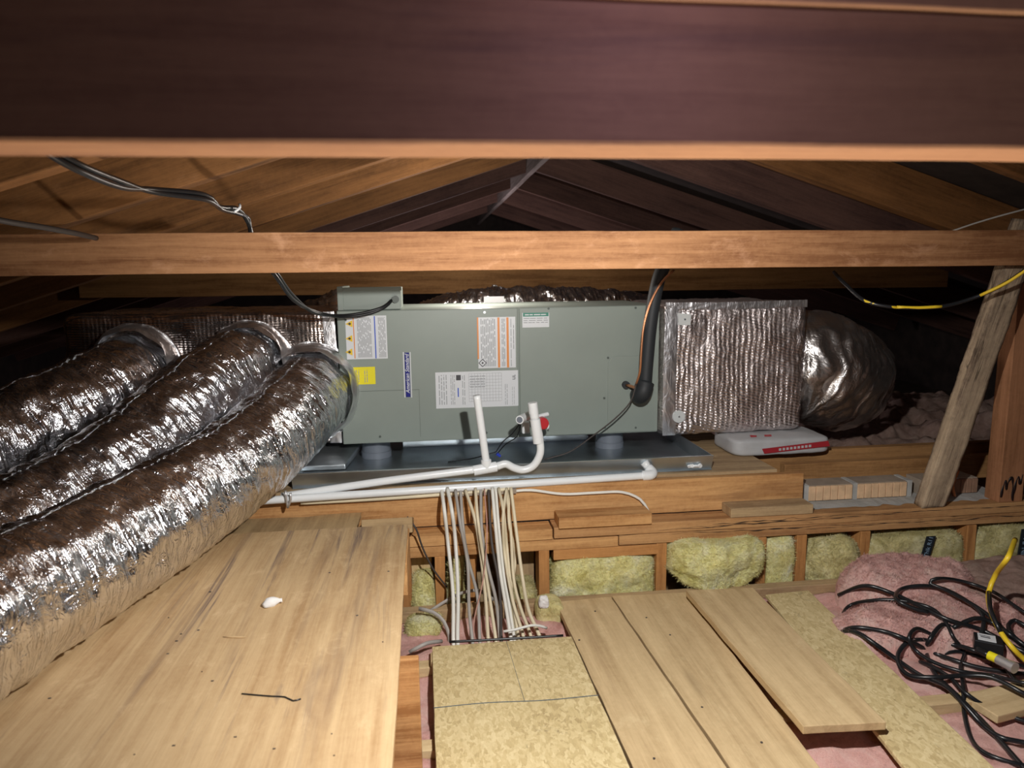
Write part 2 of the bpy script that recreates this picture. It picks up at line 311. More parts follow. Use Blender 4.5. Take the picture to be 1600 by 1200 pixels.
# ------------------------------------------------------------------ object helpers
class MB:
    """mesh builder in world coordinates; build() links it as one object"""
    def __init__(s): s.v = []; s.f = []; s.uv = {}; s.smooth = []
    def add(s, verts, faces, smooth=False, uvs=None):
        o = len(s.v); s.v += [Vector(p) for p in verts]
        for i, fc in enumerate(faces):
            s.f.append([o + k for k in fc]); s.smooth.append(smooth)
        if uvs:
            for i, t in enumerate(uvs): s.uv[o + i] = t
    def box(s, a, b):
        x0, x1 = sorted((a[0], b[0])); y0, y1 = sorted((a[1], b[1])); z0, z1 = sorted((a[2], b[2]))
        v = [(x0, y0, z0), (x1, y0, z0), (x1, y1, z0), (x0, y1, z0), (x0, y0, z1), (x1, y0, z1), (x1, y1, z1), (x0, y1, z1)]
        s.add(v, [(3, 2, 1, 0), (4, 5, 6, 7), (0, 1, 5, 4), (1, 2, 6, 5), (2, 3, 7, 6), (3, 0, 4, 7)])
    def hexa(s, lo, hi):
        """two quads (lists of 4 points), joined"""
        s.add(list(lo) + list(hi), [(3, 2, 1, 0), (4, 5, 6, 7), (0, 1, 5, 4), (1, 2, 6, 5), (2, 3, 7, 6), (3, 0, 4, 7)])
    def prism(s, poly, dirv):
        n = len(poly); d = Vector(dirv); p2 = [Vector(p) + d for p in poly]
        fs = [tuple(range(n))[::-1], tuple(range(n, 2 * n))] + [(i, (i + 1) % n, n + (i + 1) % n, n + i) for i in range(n)]
        s.add(list(poly) + p2, fs)
    def tube(s, pts, r, seg=10, cap=True, disp=None, step=None, flat=None):
        pts = smooth_path(pts, step or 0.02)
        n = len(pts); tans = []
        for i in range(n):
            a = pts[max(i - 1, 0)]; b = pts[min(i + 1, n - 1)]; tans.append((b - a).normalized())
        up = Vector((0, 0, 1)) if abs(tans[0].z) < 0.9 else Vector((1, 0, 0))
        nrm = (up - tans[0] * up.dot(tans[0])).normalized()
        vs = []; uvs = []; ln = 0.0
        for i in range(n):
            if i: ln += (pts[i] - pts[i - 1]).length
            t = tans[i]; nrm = (nrm - t * nrm.dot(t)).normalized(); bn = t.cross(nrm)
            rr = r(i / (n - 1), ln) if callable(r) else r
            for k in range(seg):
                a = 2 * math.pi * k / seg; q = rr
                if disp: q = rr + disp(ln, a, i / (n - 1))
                ca, sa = math.cos(a), math.sin(a)
                if flat: sa *= flat
                vs.append(pts[i] + (nrm * ca + bn * sa) * q); uvs.append((ln, a * 0.17))
        fs = []
        for i in range(n - 1):
            for k in range(seg):
                k2 = (k + 1) % seg
                fs.append((i * seg + k, (i + 1) * seg + k, (i + 1) * seg + k2, i * seg + k2))
        if cap: fs.append(tuple(range(seg))); fs.append(tuple(((n - 1) * seg + k) for k in range(seg))[::-1])
        s.add(vs, fs, True, uvs)
    def cyl(s, a, b, r, seg=24, r2=None):
        a = Vector(a); b = Vector(b); t = (b - a).normalized()
        up = Vector((0, 0, 1)) if abs(t.z) < 0.9 else Vector((1, 0, 0))
        n = (up - t * up.dot(t)).normalized(); m = t.cross(n); r2 = r if r2 is None else r2
        vs = [a + (n * math.cos(2 * math.pi * k / seg) + m * math.sin(2 * math.pi * k / seg)) * r for k in range(seg)]
        vs += [b + (n * math.cos(2 * math.pi * k / seg) + m * math.sin(2 * math.pi * k / seg)) * r2 for k in range(seg)]
        o = len(s.v)
        s.add(vs, [(k, seg + k, seg + (k + 1) % seg, (k + 1) % seg) for k in range(seg)], True)
        s.add(vs, [tuple(range(seg)), tuple(range(seg, 2 * seg))[::-1]], False)
    def build(s, name, m, parent=None, bevel=0.0, origin=None):
        if origin is None:
            if parent is not None: origin = parent['_o'] if '_o' in parent else (0, 0, 0)
            else:
                xs = [v.x for v in s.v]; ys = [v.y for v in s.v]; zs = [v.z for v in s.v]
                origin = ((min(xs) + max(xs)) / 2, (min(ys) + max(ys)) / 2, min(zs))
        O = Vector(origin)
        me = bpy.data.meshes.new(name); me.from_pydata([v - O for v in s.v], [], s.f); me.update()
        for p, sm in zip(me.polygons, s.smooth): p.use_smooth = sm
        if s.uv:
            ul = me.uv_layers.new(name='UVMap')
            for lp in me.loops: ul.data[lp.index].uv = s.uv.get(lp.vertex_index, (0, 0))
        me.materials.append(m)
        bm = bmesh.new(); bm.from_mesh(me); bmesh.ops.recalc_face_normals(bm, faces=bm.faces)
        bm.to_mesh(me); bm.free()
        o = bpy.data.objects.new(name, me); COL.objects.link(o)
        if parent is not None:
            o.parent = parent; o['_o'] = tuple(O)
            po = Vector(parent['_o'])
            o.location = O - po
        else:
            o.location = O; o['_o'] = tuple(O)
        if bevel:
            md = o.modifiers.new('edge', 'BEVEL'); md.width = bevel; md.segments = 2; md.limit_method = 'ANGLE'
        return o

def smooth_path(pts, step):
    pts = [Vector(p) for p in pts]
    if len(pts) == 2:
        n = max(2, int((pts[1] - pts[0]).length / step)); n = min(n, 400)
        return [pts[0].lerp(pts[1], i / n) for i in range(n + 1)]
    P = [pts[0] * 2 - pts[1]] + pts + [pts[-1] * 2 - pts[-2]]; out = []
    for i in range(1, len(P) - 2):
        a, b, c, d = P[i - 1:i + 3]; n = max(2, int((c - b).length / step))
        for k in range(n):
            t = k / n
            out.append(0.5 * ((2 * b) + (c - a) * t + (2 * a - 5 * b + 4 * c - d) * t * t + (3 * b - a - 3 * c + d) * t ** 3))
    out.append(pts[-1]); return out

def thing(name, label, cat, loc, group=None):
    o = bpy.data.objects.new(name, None); COL.objects.link(o); o.location = loc; o['_o'] = tuple(loc)
    o.empty_display_size = 0.05; o['label'] = label; o['category'] = cat
    if group: o['group'] = group
    return o
def tag(o, label, cat, group=None, kind=None):
    o['label'] = label; o['category'] = cat
    if group: o['group'] = group
    if kind: o['kind'] = kind
    return o
def struct(o, label=None): o['kind'] = 'structure'; return o

def plank(name, p0, p1, wid, thk, up, m, parent=None, warp=0.0015, bevel=0.0025, seg=24, ends=None, seed=0, rough=0.0):
    """sawn board: local X runs p0 -> p1, local Z = up (thickness), local Y = width"""
    p0 = Vector(p0); p1 = Vector(p1); L_ = (p1 - p0).length; x = (p1 - p0).normalized()
    z = Vector(up); z = (z - x * z.dot(x)).normalized(); y = z.cross(x)
    nx, ny = seg, 4
    if rough: ny = 8
    vs = []; ring = []
    for j in range(ny + 1): ring.append((-wid / 2 + wid * j / ny, -thk / 2))
    nt_ = 1 if not rough else 5
    for j in range(1, nt_): ring.append((wid / 2, -thk / 2 + thk * j / nt_))
    for j in range(ny + 1): ring.append((wid / 2 - wid * j / ny, thk / 2))
    for j in range(1, nt_): ring.append((-wid / 2, thk / 2 - thk * j / nt_))
    R = len(ring)
    for i in range(nx + 1):
        u = L_ * i / nx
        dy = (noise.noise(Vector((u * 1.3, seed * 7.7, 1.1)))) * warp * 2; dz = (noise.noise(Vector((u * 1.1, 5.2, seed * 3.3)))) * warp * 2
        for (a, c) in ring:
            e = noise.noise(Vector((u * 9, a * 12 + seed, c * 12))) * warp * 0.6
            q = Vector((u, a + dy + (e if abs(a) > wid * .49 else 0), c + dz))
            if rough:
                k = noise.fractal(Vector((u * 16, a * 40, c * 26 + seed)), 0.6, 2.0, 4) * rough
                q.y += k * (1 if a > 0 else -1); q.z += noise.fractal(Vector((u * 12, a * 30 + 9, c * 30)), 0.6, 2.0, 4) * rough
            vs.append(q)
    if ends:                                  # skewed ends: (shift at -width edge, shift at +width edge) for both ends
        for i in (0, nx):
            e = ends[0] if i == 0 else ends[1]
            for k, (a, c) in enumerate(ring): vs[i * R + k].x += e * (a / wid)
    fs = [(i * R + k, i * R + (k + 1) % R, (i + 1) * R + (k + 1) % R, (i + 1) * R + k) for i in range(nx) for k in range(R)]
    fs += [tuple(range(R))[::-1], tuple(range(nx * R, nx * R + R))]
    me = bpy.data.meshes.new(name); me.from_pydata(vs, [], fs); me.update(); me.materials.append(m)
    bm = bmesh.new(); bm.from_mesh(me); bmesh.ops.recalc_face_normals(bm, faces=bm.faces); bm.to_mesh(me); bm.free()
    o = bpy.data.objects.new(name, me); COL.objects.link(o)
    Wm = Matrix.Translation(p0) @ Matrix((x, y, z)).transposed().to_4x4()
    if parent is not None:
        o.parent = parent; Wm = Matrix.Translation(-Vector(parent['_o'])) @ Wm
    o.matrix_basis = Wm; o['_o'] = tuple(p0)
    if rough:
        for p in me.polygons: p.use_smooth = True
    elif bevel:
        md = o.modifiers.new('edge', 'BEVEL'); md.width = bevel; md.segments = 2; md.limit_method = 'ANGLE'; md.angle_limit = 0.9
    return o

def fbm(p, o=4): return noise.fractal(p, 0.75, 2.1, o)

def fuzz(o, n, ln=.012, wd=.0005, box=None):
    """loose glass fibres standing off the wool: short bent blades, part of the same mesh"""
    me = o.data; P = list(me.polygons); rnd = random.Random(len(P) + n)
    vs = [v.co.copy() for v in me.vertices]; fs = [tuple(p.vertices) for p in P]; nb = len(fs)
    got = 0; tries = 0
    while got < n and tries < n * 6:
        tries += 1; p = rnd.choice(P)
        if p.area > .01: continue
        nn = p.normal
        if nn.z < -.7 or nn.y > .7: continue
        if box and p.center.z + o.location.z < box: continue
        c = Vector(p.center) + Vector([rnd.uniform(-.003, .003) for _ in range(3)]) - nn * .001
        t = Vector([rnd.gauss(0, 1) for _ in range(3)]).normalized(); d = (nn * rnd.uniform(.05, .6) + t).normalized()
        if d.dot(nn) < 0: d -= nn * 2 * d.dot(nn)
        sd = d.cross(t + nn * .3).normalized() * wd * rnd.uniform(.6, 1.6); l = ln * rnd.uniform(.4, 1.4); bend = (-nn * .45 + t * .3) * l * .5
        a = c; b_ = c + d * l * .5; e = c + d * l + bend
        k = len(vs); vs += [a - sd, a + sd, b_ - sd, b_ + sd, e]
        fs += [(k, k + 1, k + 3, k + 2), (k + 2, k + 3, k + 4)]; got += 1
    m2 = bpy.data.meshes.new(me.name); m2.from_pydata([tuple(v) for v in vs], [], fs); m2.materials.append(me.materials[0])
    for i, p in enumerate(m2.polygons): p.use_smooth = i < nb
    o.data = m2; bpy.data.meshes.remove(me)

def batt(name, lo, hi, m, seed=0, amp=0.03, res=46, sag=None, parent=None, power=3.0):
    """soft insulation pad: rounded box between two corners, front (toward -Y) rumpled"""
    lo = Vector(lo); hi = Vector(hi); c = (lo + hi) / 2; h = (hi - lo) / 2
    bm = bmesh.new(); bmesh.ops.create_cube(bm, size=2.0)
    bmesh.ops.subdivide_edges(bm, edges=bm.edges, cuts=res, use_grid_fill=True)
    for v in bm.verts:
        p = v.co.copy()
        l = (abs(p.x) ** power + abs(p.y) ** power + abs(p.z) ** power) ** (1 / power)
        q = p / l
        wpt = Vector((c.x + q.x * h.x, c.y + q.y * h.y, c.z + q.z * h.z))
        n = q.normalized(); s = wpt * 7 + Vector((seed * 3.1, 0, seed))
        rid = abs(noise.noise(s * 1.1)) * 2 - 0.5
        d = (fbm(s, 2) * 0.9 - rid * 0.35) * amp + fbm(s * 4, 4) * amp * 0.20 + noise.noise(s * 26) * amp * .10
        wpt += Vector((n.x * d * 0.5, n.y * d, n.z * d * 0.6))
        if sag: wpt = sag(wpt, q)
        v.co = wpt - c
    me = bpy.data.meshes.new(name); bm.to_mesh(me); bm.free()
    for p in me.polygons: p.use_smooth = True
    me.materials.append(m); o = bpy.data.objects.new(name, me); COL.objects.link(o)
    o['_o'] = tuple(c)
    if parent is not None: o.parent = parent; o.location = c - Vector(parent['_o'])
    else: o.location = c
    return o

def text(s, name, loc, size, m, parent, rot=90, shear=0.0, bold=0.0, xs=1.0, extr=0.0006):
    cu = bpy.data.curves.new(name, 'FONT'); cu.body = s; cu.size = size; cu.shear = shear; cu.offset = bold
    cu.align_x = 'CENTER'; cu.align_y = 'CENTER'; cu.extrude = extr; cu.materials.append(m)
    tmp = bpy.data.objects.new(name, cu); COL.objects.link(tmp); bpy.context.view_layer.update()
    me = bpy.data.meshes.new_from_object(tmp.evaluated_get(bpy.context.evaluated_depsgraph_get())); bpy.data.objects.remove(tmp)
    if not me.materials: me.materials.append(m)
    o = bpy.data.objects.new(name, me); COL.objects.link(o)
    o.parent = parent; po = Vector(parent['_o'])
    R = Matrix.Rotation(math.radians(90), 4, 'X') @ Matrix.Rotation(math.radians(rot), 4, 'Z') @ Matrix.Diagonal((xs, 1, 1, 1))
    o.matrix_basis = Matrix.Translation(Vector(loc) - po) @ R; return o

# ================================================================== ROOM SHELL
RX, RZ, SL = 0.75, 1.81, 0.318            # ridge line (rafter undersides) and roof slope
def under(x): return RZ - SL * abs(x - RX)
bm_ = MB(); bm_.box((-4.2, -1.6, -0.20), (5.4, 10.2, -0.17)); struct(bm_.build('floor', M_GYP))
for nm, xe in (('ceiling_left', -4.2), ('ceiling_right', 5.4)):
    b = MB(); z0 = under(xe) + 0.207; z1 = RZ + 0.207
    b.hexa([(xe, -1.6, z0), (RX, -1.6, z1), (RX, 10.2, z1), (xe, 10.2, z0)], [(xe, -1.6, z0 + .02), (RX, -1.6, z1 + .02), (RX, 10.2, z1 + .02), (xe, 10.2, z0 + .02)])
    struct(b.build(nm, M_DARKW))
for nm, a, c in (('wall_far', (-4.2, 10.2, -.2), (5.4, 10.25, 2.0)), ('wall_near', (-4.2, -1.65, -.2), (5.4, -1.6, 2.0)),
                 ('wall_left', (-4.25, -1.6, -.2), (-4.2, 10.2, 0.6)), ('wall_right', (5.4, -1.6, -.2), (5.45, 10.2, 0.6))):
    b = MB(); b.box(a, c); struct(b.build(nm, M_DARKW))

# rafters -----------------------------------------------------------------
ordn = ['first', 'second', 'third', 'fourth', 'fifth', 'sixth', 'seventh', 'eighth', 'ninth', 'tenth']
def rafter(Y, side, label, m, thk=0.042, dz=0.0):
    if Y < 4: thk = .062
    xe = -3.9 if side < 0 else 5.1
    dep = 0.19; off = dep / 2 * math.sqrt(1 + SL * SL)
    a = Vector((RX + side * 0.022, Y + thk / 2, under(RX) + off + dz)); e = Vector((xe, Y + thk / 2, under(xe) + off + dz))
    o = plank('rafter', a, e, thk, dep, (0, 0, 1), m, seg=30, seed=Y)
    return tag(o, label, 'rafter', 'roof rafters on the left slope' if side < 0 else 'roof rafters on the right slope')
LY = [1.63, 2.18, 2.79, 3.44, 4.28, 5.16, 6.10, 7.2, 8.4]
LL = ['rafter at the top left corner beside the big dark beam', 'brown rafter rising behind the hanging black cable on the left slope',
      'brown rafter of the left slope crossed by the white cable clip', 'left slope rafter directly beyond the clip rafter, meeting the collar beam near the cable',
      'left slope rafter whose low end carries the brown tie behind the collar beam', 'dark left rafter, second before the grey ridge board narrows',
      'thin far rafter of the left slope with pale underside', 'very far left slope rafter near the end of the ridge', 'farthest left slope rafter just above the collar beam']
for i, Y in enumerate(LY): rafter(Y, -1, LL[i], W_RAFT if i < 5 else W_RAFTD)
RYs = [2.26, 3.10, 3.83, 5.05, 6.06, 7.2, 8.5]
RL = ['rafter at the upper right corner of the roof', 'double edged rafter falling to the right, brightest of the right slope', 'broad stained rafter of the right slope, beyond the double one',
      'dark rafter meeting the ridge board just below the big beam', 'dark right slope rafter, second down the visible ridge board', 'thin far right slope rafter, third down the ridge board',
      'farthest right slope rafter just above the collar beam']
for i, Y in enumerate(RYs):
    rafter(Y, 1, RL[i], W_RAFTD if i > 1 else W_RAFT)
o = plank('rafter', (RX + .03, 3.188, under(RX) + .107), (5.1, 3.188, under(5.1) + .107), .04, .19, (0, 0, 1), W_RAFT, seed=3.3, seg=30)
tag(o, 'second board doubled against the bright right slope rafter', 'rafter', 'roof rafters on the right slope')
o = plank('ridge_board', (RX, -0.5, RZ + 0.09), (RX, 10.1, RZ + 0.09), 0.22, 0.04, (1, 0, 0), W_ASH, seg=60)
tag(o, 'pale grey ridge board running back along the roof peak', 'beam')

# big near beam, its neighbour, collar beam, tie ------------------------------
o = plank('beam', (-1.5, .687, 1.209 + .10), (2.0, .687, 1.209 + .095), .19, .074, (0, -1, 0), W_BEAM, seg=60, seed=2, bevel=.004)
tag(o, 'big dark brown beam crossing the top of the view close up', 'beam')
a = aY(700, -18, .635); e = aY(1760, 26, .635)
o = plank('board', a + Vector((0, .012, .05)), e + Vector((0, .012, .05)), .10, .02, (0, -1, 0), W_BEAM, seg=20)
tag(o, 'thin board above the big beam with brightly lit lower edge', 'board')
o = plank('collar_beam', (-1.75, 2.16, 1.172), (2.45, 2.16, 1.163), .114, .038, (0, -1, 0), W_COLL, seg=60, seed=5)
o0 = o
tag(o, 'orange brown collar beam spanning the attic in front of the air handler', 'beam')
KN = wood('knot_wood', (0.16, 0.065, 0.03), (0.36, 0.17, 0.08), k=1.2)
kc = aY(421, 391, 2.1405)
for r_, sx in ((.018, 1.25), (.012, 1.2), (.006, 1.1)):
    b = MB(); n_ = 26
    b.tube([kc + Vector((math.cos(2 * math.pi * i / n_) * r_ * sx, 0, math.sin(2 * math.pi * i / n_) * r_ * (1 + .1 * math.sin(i)))) for i in range(n_ + 1)], .0011, 6, step=.004)
    kk = b.build('knot', KN); kk.parent = o0; kk.matrix_basis = o0.matrix_basis.inverted() @ kk.matrix_basis
o = plank('tie_beam', (-1.9, 4.22, 1.075), (3.3, 4.22, 1.058), .15, .038, (0, -1, 0), W_TIE, seg=40, seed=9)
tag(o, 'dim brown tie beam behind and below the orange collar beam', 'beam')

# ================================================================== FLOOR JOISTS, INSULATION, STUD WALL
JY = [(0.78, -.02), (1.18, -.02), (1.575, -.02), (1.94, -.02), (2.27, -.012)]
jl = ['floor joist closest to the viewer', 'floor joist crossing near the bottom of the loose boards', 'floor joist under the sawn board end and the heap of cables',
      'floor joist under the middle of the loose boards', 'floor joist along the foot of the stud wall']
for (Y, zt), lb in zip(JY, jl):
    o = plank('floor_joist', (-1.6, Y, zt - .07), (2.9, Y, zt - .07), .14, .042, (0, -1, 0), W_BOARD if Y < 2.2 else W_DUSTY, seg=40, seed=Y)
    tag(o, lb, 'joist', 'floor joists')

def hmap(x, y):
    return -0.045 + fbm(Vector((x * 5, y * 5, 0.3))) * 0.022
def field(name, x0, x1, y0, y1, fn, m, nx=120, ny=26, skirt=0.08):
    b = MB(); vs = []; fs = []
    for j in range(ny + 1):
        for i in range(nx + 1):
            x = x0 + (x1 - x0) * i / nx; y = y0 + (y1 - y0) * j / ny
            z = fn(x, y)
            z += fbm(Vector((x * 30, y * 30, 2)), 3) * 0.004
            vs.append((x, y, z))
    nn = nx + 1
    for j in range(ny):
        for i in range(nx): fs.append((j * nn + i, j * nn + i + 1, (j + 1) * nn + i + 1, (j + 1) * nn + i))
    # closed underside
    per = [i for i in range(nn)] + [j * nn + nx for j in range(1, ny + 1)] + [ny * nn + i for i in range(nx - 1, -1, -1)] + [j * nn for j in range(ny - 1, 0, -1)]
    o = len(vs)
    for p in per: vs.append((vs[p][0], vs[p][1], -0.165))
    k = len(per)
    for q in range(k): fs.append((per[q], per[(q + 1) % k], o + (q + 1) % k, o + q))
    fs.append(tuple(range(o, o + k)))
    b.add(vs, fs, True); return b.build(name, m)
bl = ['pink insulation batt in the joist bay at the bottom of the view', 'pink insulation batt showing below the sawn board end',
      'pink insulation batt under the black cables', 'pink insulation batt in the joist bay nearest the stud wall', 'pink insulation batt below the viewer']
for i, (y0, y1) in enumerate(((.80, 1.158), (1.202, 1.553), (1.597, 1.918), (1.962, 2.248))):
    tag(field('insulation_batt', -0.6, 2.7, y0, y1, hmap, M_FPNK), bl[i], 'insulation', 'pink batts between floor joists')

def bumpf(x, y, cx, cy, rx, ry, h, sd, e=2.5):
    t = (abs((x - cx) / rx) ** e + abs((y - cy) / ry) ** e)
    w_ = noise.noise(Vector((x * 6, y * 6, sd))) * 0.25
    k = max(0.0, 1 - t - w_)
    return h * (min(1.0, k * 1.5) ** 0.75) + fbm(Vector((x * 14, y * 14, sd)), 3) * .008 if k > 0 else -0.2
heaps = [(1.62, 2.14, .24, .15, .10, 1.0), (1.56, 1.92, .33, .13, .05, 4.2), (1.95, 1.80, .40, .13, .025, 7.7)]
def heapz(i, x, y):
    cx, cy, rx, ry, h, sd = heaps[i]
    return bumpf(x, y, cx, cy, rx, ry, h, sd) + fbm(Vector((x * 7, y * 7, sd))) * .018
def ground(x, y):
    z = max(hmap(x, y), -0.02 if any(abs(y - J[0]) < .03 for J in JY) else -1)
    for i in range(3): z = max(z, heapz(i, x, y))
    bz = brownz(x, y); return max(z, bz)
def brownz(x, y):
    return bumpf(x, y, 2.10, 2.12, .42, .17, .055, 9.9, 4) + fbm(Vector((x * 6, y * 6, 5))) * .010
hl = ['tall folded pink insulation heap against the stud wall', 'torn flap of pink insulation under the looping cables', 'flattened pink insulation piece under the cable box']
for i, (cx, cy, rx, ry, h, sd) in enumerate(heaps):
    f = (lambda i: (lambda x, y: max(-0.16, heapz(i, x, y))))(i)
    tag(field('insulation_piece', cx - rx * 1.25, cx + rx * 1.25, cy - ry * 1.3, min(2.31, cy + ry * 1.3), f, M_FPNK, 110, 60), hl[i], 'insulation')
    fuzz([o for o in COL.objects if o.get('label') == hl[i]][0], 9000, box=-.05)
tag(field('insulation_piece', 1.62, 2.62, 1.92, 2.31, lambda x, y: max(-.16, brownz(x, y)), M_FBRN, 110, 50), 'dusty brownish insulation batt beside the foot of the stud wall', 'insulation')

# stud wall ----------------------------------------------------------------
PY = 2.35                                    # front face of the stud wall
def slab(name, x0, x1, y0, y1, z0, z1, m, label=None, cat=None, group=None, parent=None, bevel=.002, seed=0, warp=.001):
    """board lying along X"""
    o = plank(name, (x0, (y0 + y1) / 2, (z0 + z1) / 2), (x1, (y0 + y1) / 2, (z0 + z1) / 2), y1 - y0, z1 - z0, (0, 0, 1), m, parent, seg=max(4, int((x1 - x0) * 16)), bevel=bevel, seed=seed, warp=warp)
    if label: tag(o, label, cat, group)
    return o
slab('top_plate', .42, 3.3, PY, PY + .089, .178, .217, W_PLATE, 'dusty cracked upper wall plate under the bricks', 'plate', seed=1)
def attach(child, parent):
    child.parent = parent; child.matrix_basis = parent.matrix_basis.inverted() @ child.matrix_basis
TPL = bpy.data.objects['top_plate']; LPL = None
def split(par, x0, x1, z0, z1, sd, r=.0016, y=PY - .0005):
    b = MB(); n = 26; P = [Vector((x0 + (x1 - x0) * i / n, y, z0 + (z1 - z0) * i / n + .007 * noise.noise(Vector((i * .35, sd, 0))) + .003 * noise.noise(Vector((i * 1.1, sd, 4))))) for i in range(n + 1)]
    b.tube(P, lambda u, l: r * (.25 + abs(noise.noise(Vector((l * 14, sd, 1)))) * 2.0) * math.sin(math.pi * min(.97, max(.05, u))) ** .5, 6, True, step=.006)
    o = b.build('long_split', M_SPLIT); attach(o, par)
M_SPLIT = plain('dark_split', (.035, .02, .012), .9)
for a_ in ((.80, 1.9, .186, .205, 1), (.86, 1.35, .190, .196, 2), (1.4, 3.0, .208, .196, 3), (1.0, 1.5, .199, .205, 4)): split(TPL, *a_)
slab('top_plate', -.9, .415, PY, PY + .089, .176, .214, W_PINE, 'upper wall plate behind the white cables', 'plate', seed=4)
slab('lower_plate', .655, 3.3, PY + .001, PY + .089, .139, .176, W_PLATE, 'cracked lower wall plate above the yellow insulation', 'plate', seed=2)
LPL = bpy.data.objects['lower_plate']
for a_ in ((.85, 2.0, .170, .165, 5), (1.35, 2.6, .160, .166, 6)): split(LPL, *a_, y=PY + .0005)
slab('lower_plate', -.9, .652, PY + .001, PY + .089, .137, .174, W_PINE, 'lower wall plate crossed by the white cables', 'plate', seed=6)
slab('header_block', .418, .80, PY, PY + .089, .098, .135, W_STUD, 'short header block below the plates, above the left yellow batt', 'block', seed=8)
slab('wood_block', .435, .77, PY - .012, PY + .075, .2175, .257, W_PINE, 'wooden block on the plate below the curving white cable', 'block', seed=11)
slab('wood_block', 1.07, 1.385, PY + .004, PY + .086, .2175, .252, W_DUSTY, 'dusty wooden block on the plate at the platform corner', 'block', seed=12)
studs = [(-.10, 'stud behind the end of the plywood deck'), (.0, ''), (.385, 'stud left of the left yellow batt beside the cables'), (.815, 'stud between the flat and the bulging yellow batts'),
         (1.192, 'stud right of the bulging yellow batt'), (1.345, 'narrow stud right of the flat narrow batt'), (1.595, 'stud behind the tall pink heap'), (2.03, 'stud left of the batt lettered UN-FACED'), (2.47, 'rightmost stud of the low wall')]
for x, lb in studs:
    if not lb: continue
    o = plank('wall_stud', (x, PY + .044, -.16), (x, PY + .044, .137), .038, .086, (0, -1, 0), W_STUD, seg=8, seed=x * 9)
    tag(o, lb, 'stud', 'studs of the low wall')
for x, y, lb in ((.018, 2.35, 'orange brown stud left of the white cables'), (.13, 2.40, 'stud seen between the white and grey cables'), (.245, 2.40, 'dark stud behind the thick cream cables')):
    o = plank('wall_stud', (x, y + .044, -.16), (x, y + .044, .137), .036, .086, (0, -1, 0), W_STUD, seg=8, seed=x * 9)
    tag(o, lb, 'stud', 'studs of the low wall')
o = slab('back_board', -.4, 3.4, 2.56, 2.575, -.16, .16, W_DUSTY, 'plain board closing the stud bays at the back', 'board', seed=3)
def bottom_sag(amt, x0, x1):
    def f(w, q):
        if q.z < 0: w.z += -q.z * amt * (0.5 + noise.noise(Vector((w.x * 14, 0, 3))) )
        return w
    return f
def yb(label, x0, x1, z0, z1, m, y0=PY - .01, y1=2.50, seed=0, amp=.03, **k):
    o = batt('insulation_batt', (x0, y0, z0), (x1, y1, z1), m, seed, amp, **k); fuzz(o, int(9000 * (x1 - x0) / .3) + 1500); tag(o, label, 'insulation', 'yellow wool batts in the stud bays'); return o
yb('flat yellow batt between the left studs, below the header block', .41, .79, -.12, .10, M_FYEL, seed=1, power=5)
def bulge(w, q):
    k = max(0, 1 - abs(q.x)); w.y -= .035 * k * (1 if q.y < 0 else 0)
    if q.z < 0: w.z += (-q.z) * (.09 * (abs(q.x) * 1.0) - .02)
    return w
yb('bulging pale yellow batt spilling over the board ends', .838, 1.178, -.035, .148, M_FYEL, y0=PY - .06, seed=2, amp=.032, sag=bulge, power=6, res=60)
yb('narrow flat yellow batt in the tight bay', 1.212, 1.328, -.14, .13, M_FYEL, seed=3, amp=.018, power=5)
yb('crumpled olive yellow batt left of the pink heap', 1.365, 1.578, -.10, .115, M_FOLV, y0=PY - .03, seed=4, amp=.035)
b5 = yb('olive batt with a black band lettered Thik R11', 1.612, 2.01, -.14, .112, M_FOLV, seed=5, amp=.016, power=7)
b6 = yb('olive batt with a black band lettered UN-FACED', 2.05, 2.45, -.14, .118, M_FOLV, seed=6, amp=.016, power=7)
yb('yellow wool torn low beside the plywood deck', -.09, .0, -.14, .06, M_FYEL, seed=7, amp=.02)
yb('sliver of yellow batt right of the orange stud', .04, .11, -.14, .13, M_FYEL, y0=PY + .02, seed=8, amp=.02)
yb('loose yellow wool lump in front of the deck edge', -.10, .02, -.12, -.01, M_FYEL, y0=2.15, y1=2.30, seed=9, amp=.02)
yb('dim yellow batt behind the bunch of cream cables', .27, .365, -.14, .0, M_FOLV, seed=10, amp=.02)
def band(parent, x0, x1, z0, z1, s, skew, size, tz):
    b = MB(); y = PY - .022
    b.prism([(x0, y, z0), (x1, y, z0), (x1 + skew, y, z1), (x0 + skew, y, z1)], (0, .004, 0)); b.build('print_band', M_BATTBAND, parent)
    text(s, 'lettering', ((x0 + x1) / 2 + skew * (tz - z0) / (z1 - z0), y - .001, tz), size, M_PRINTB, parent, rot=90 - math.degrees(math.atan2(skew, z1 - z0)))
p0, p1 = aY(1432, 895, PY - .02), aY(1455, 857, PY - .02)
band(b5, p0.x, p0.x + .036, -.02, .112, 'Thik R11', .03, .0225, .072)
band(b6, 2.205, 2.25, -.06, .118, 'UN-FACED', .012, .030, .075)

# OSB offcut and debris behind the cables
o = plank('plywood_offcut', (.30, 2.50, -.05), (.30, 2.50, .13), .14, .01, (0, -1, 0), W_DUSTY, seg=4); tag(o, 'greyish panel behind the right edge of the cable bunch', 'panel')
o = plank('plywood_offcut', (-.055, 2.44, .0), (-.055, 2.44, .135), .09, .01, (0, -1, 0), W_BOARD, seg=4); tag(o, 'pale board piece in the bay beside the plywood deck', 'panel')
o = batt('insulation_piece', (.33, 2.16, -.12), (.43, 2.28, .03), M_FOLV, 12, .025, 30); tag(o, 'tan wool lump at the foot of the stud by the cable bunch', 'insulation')

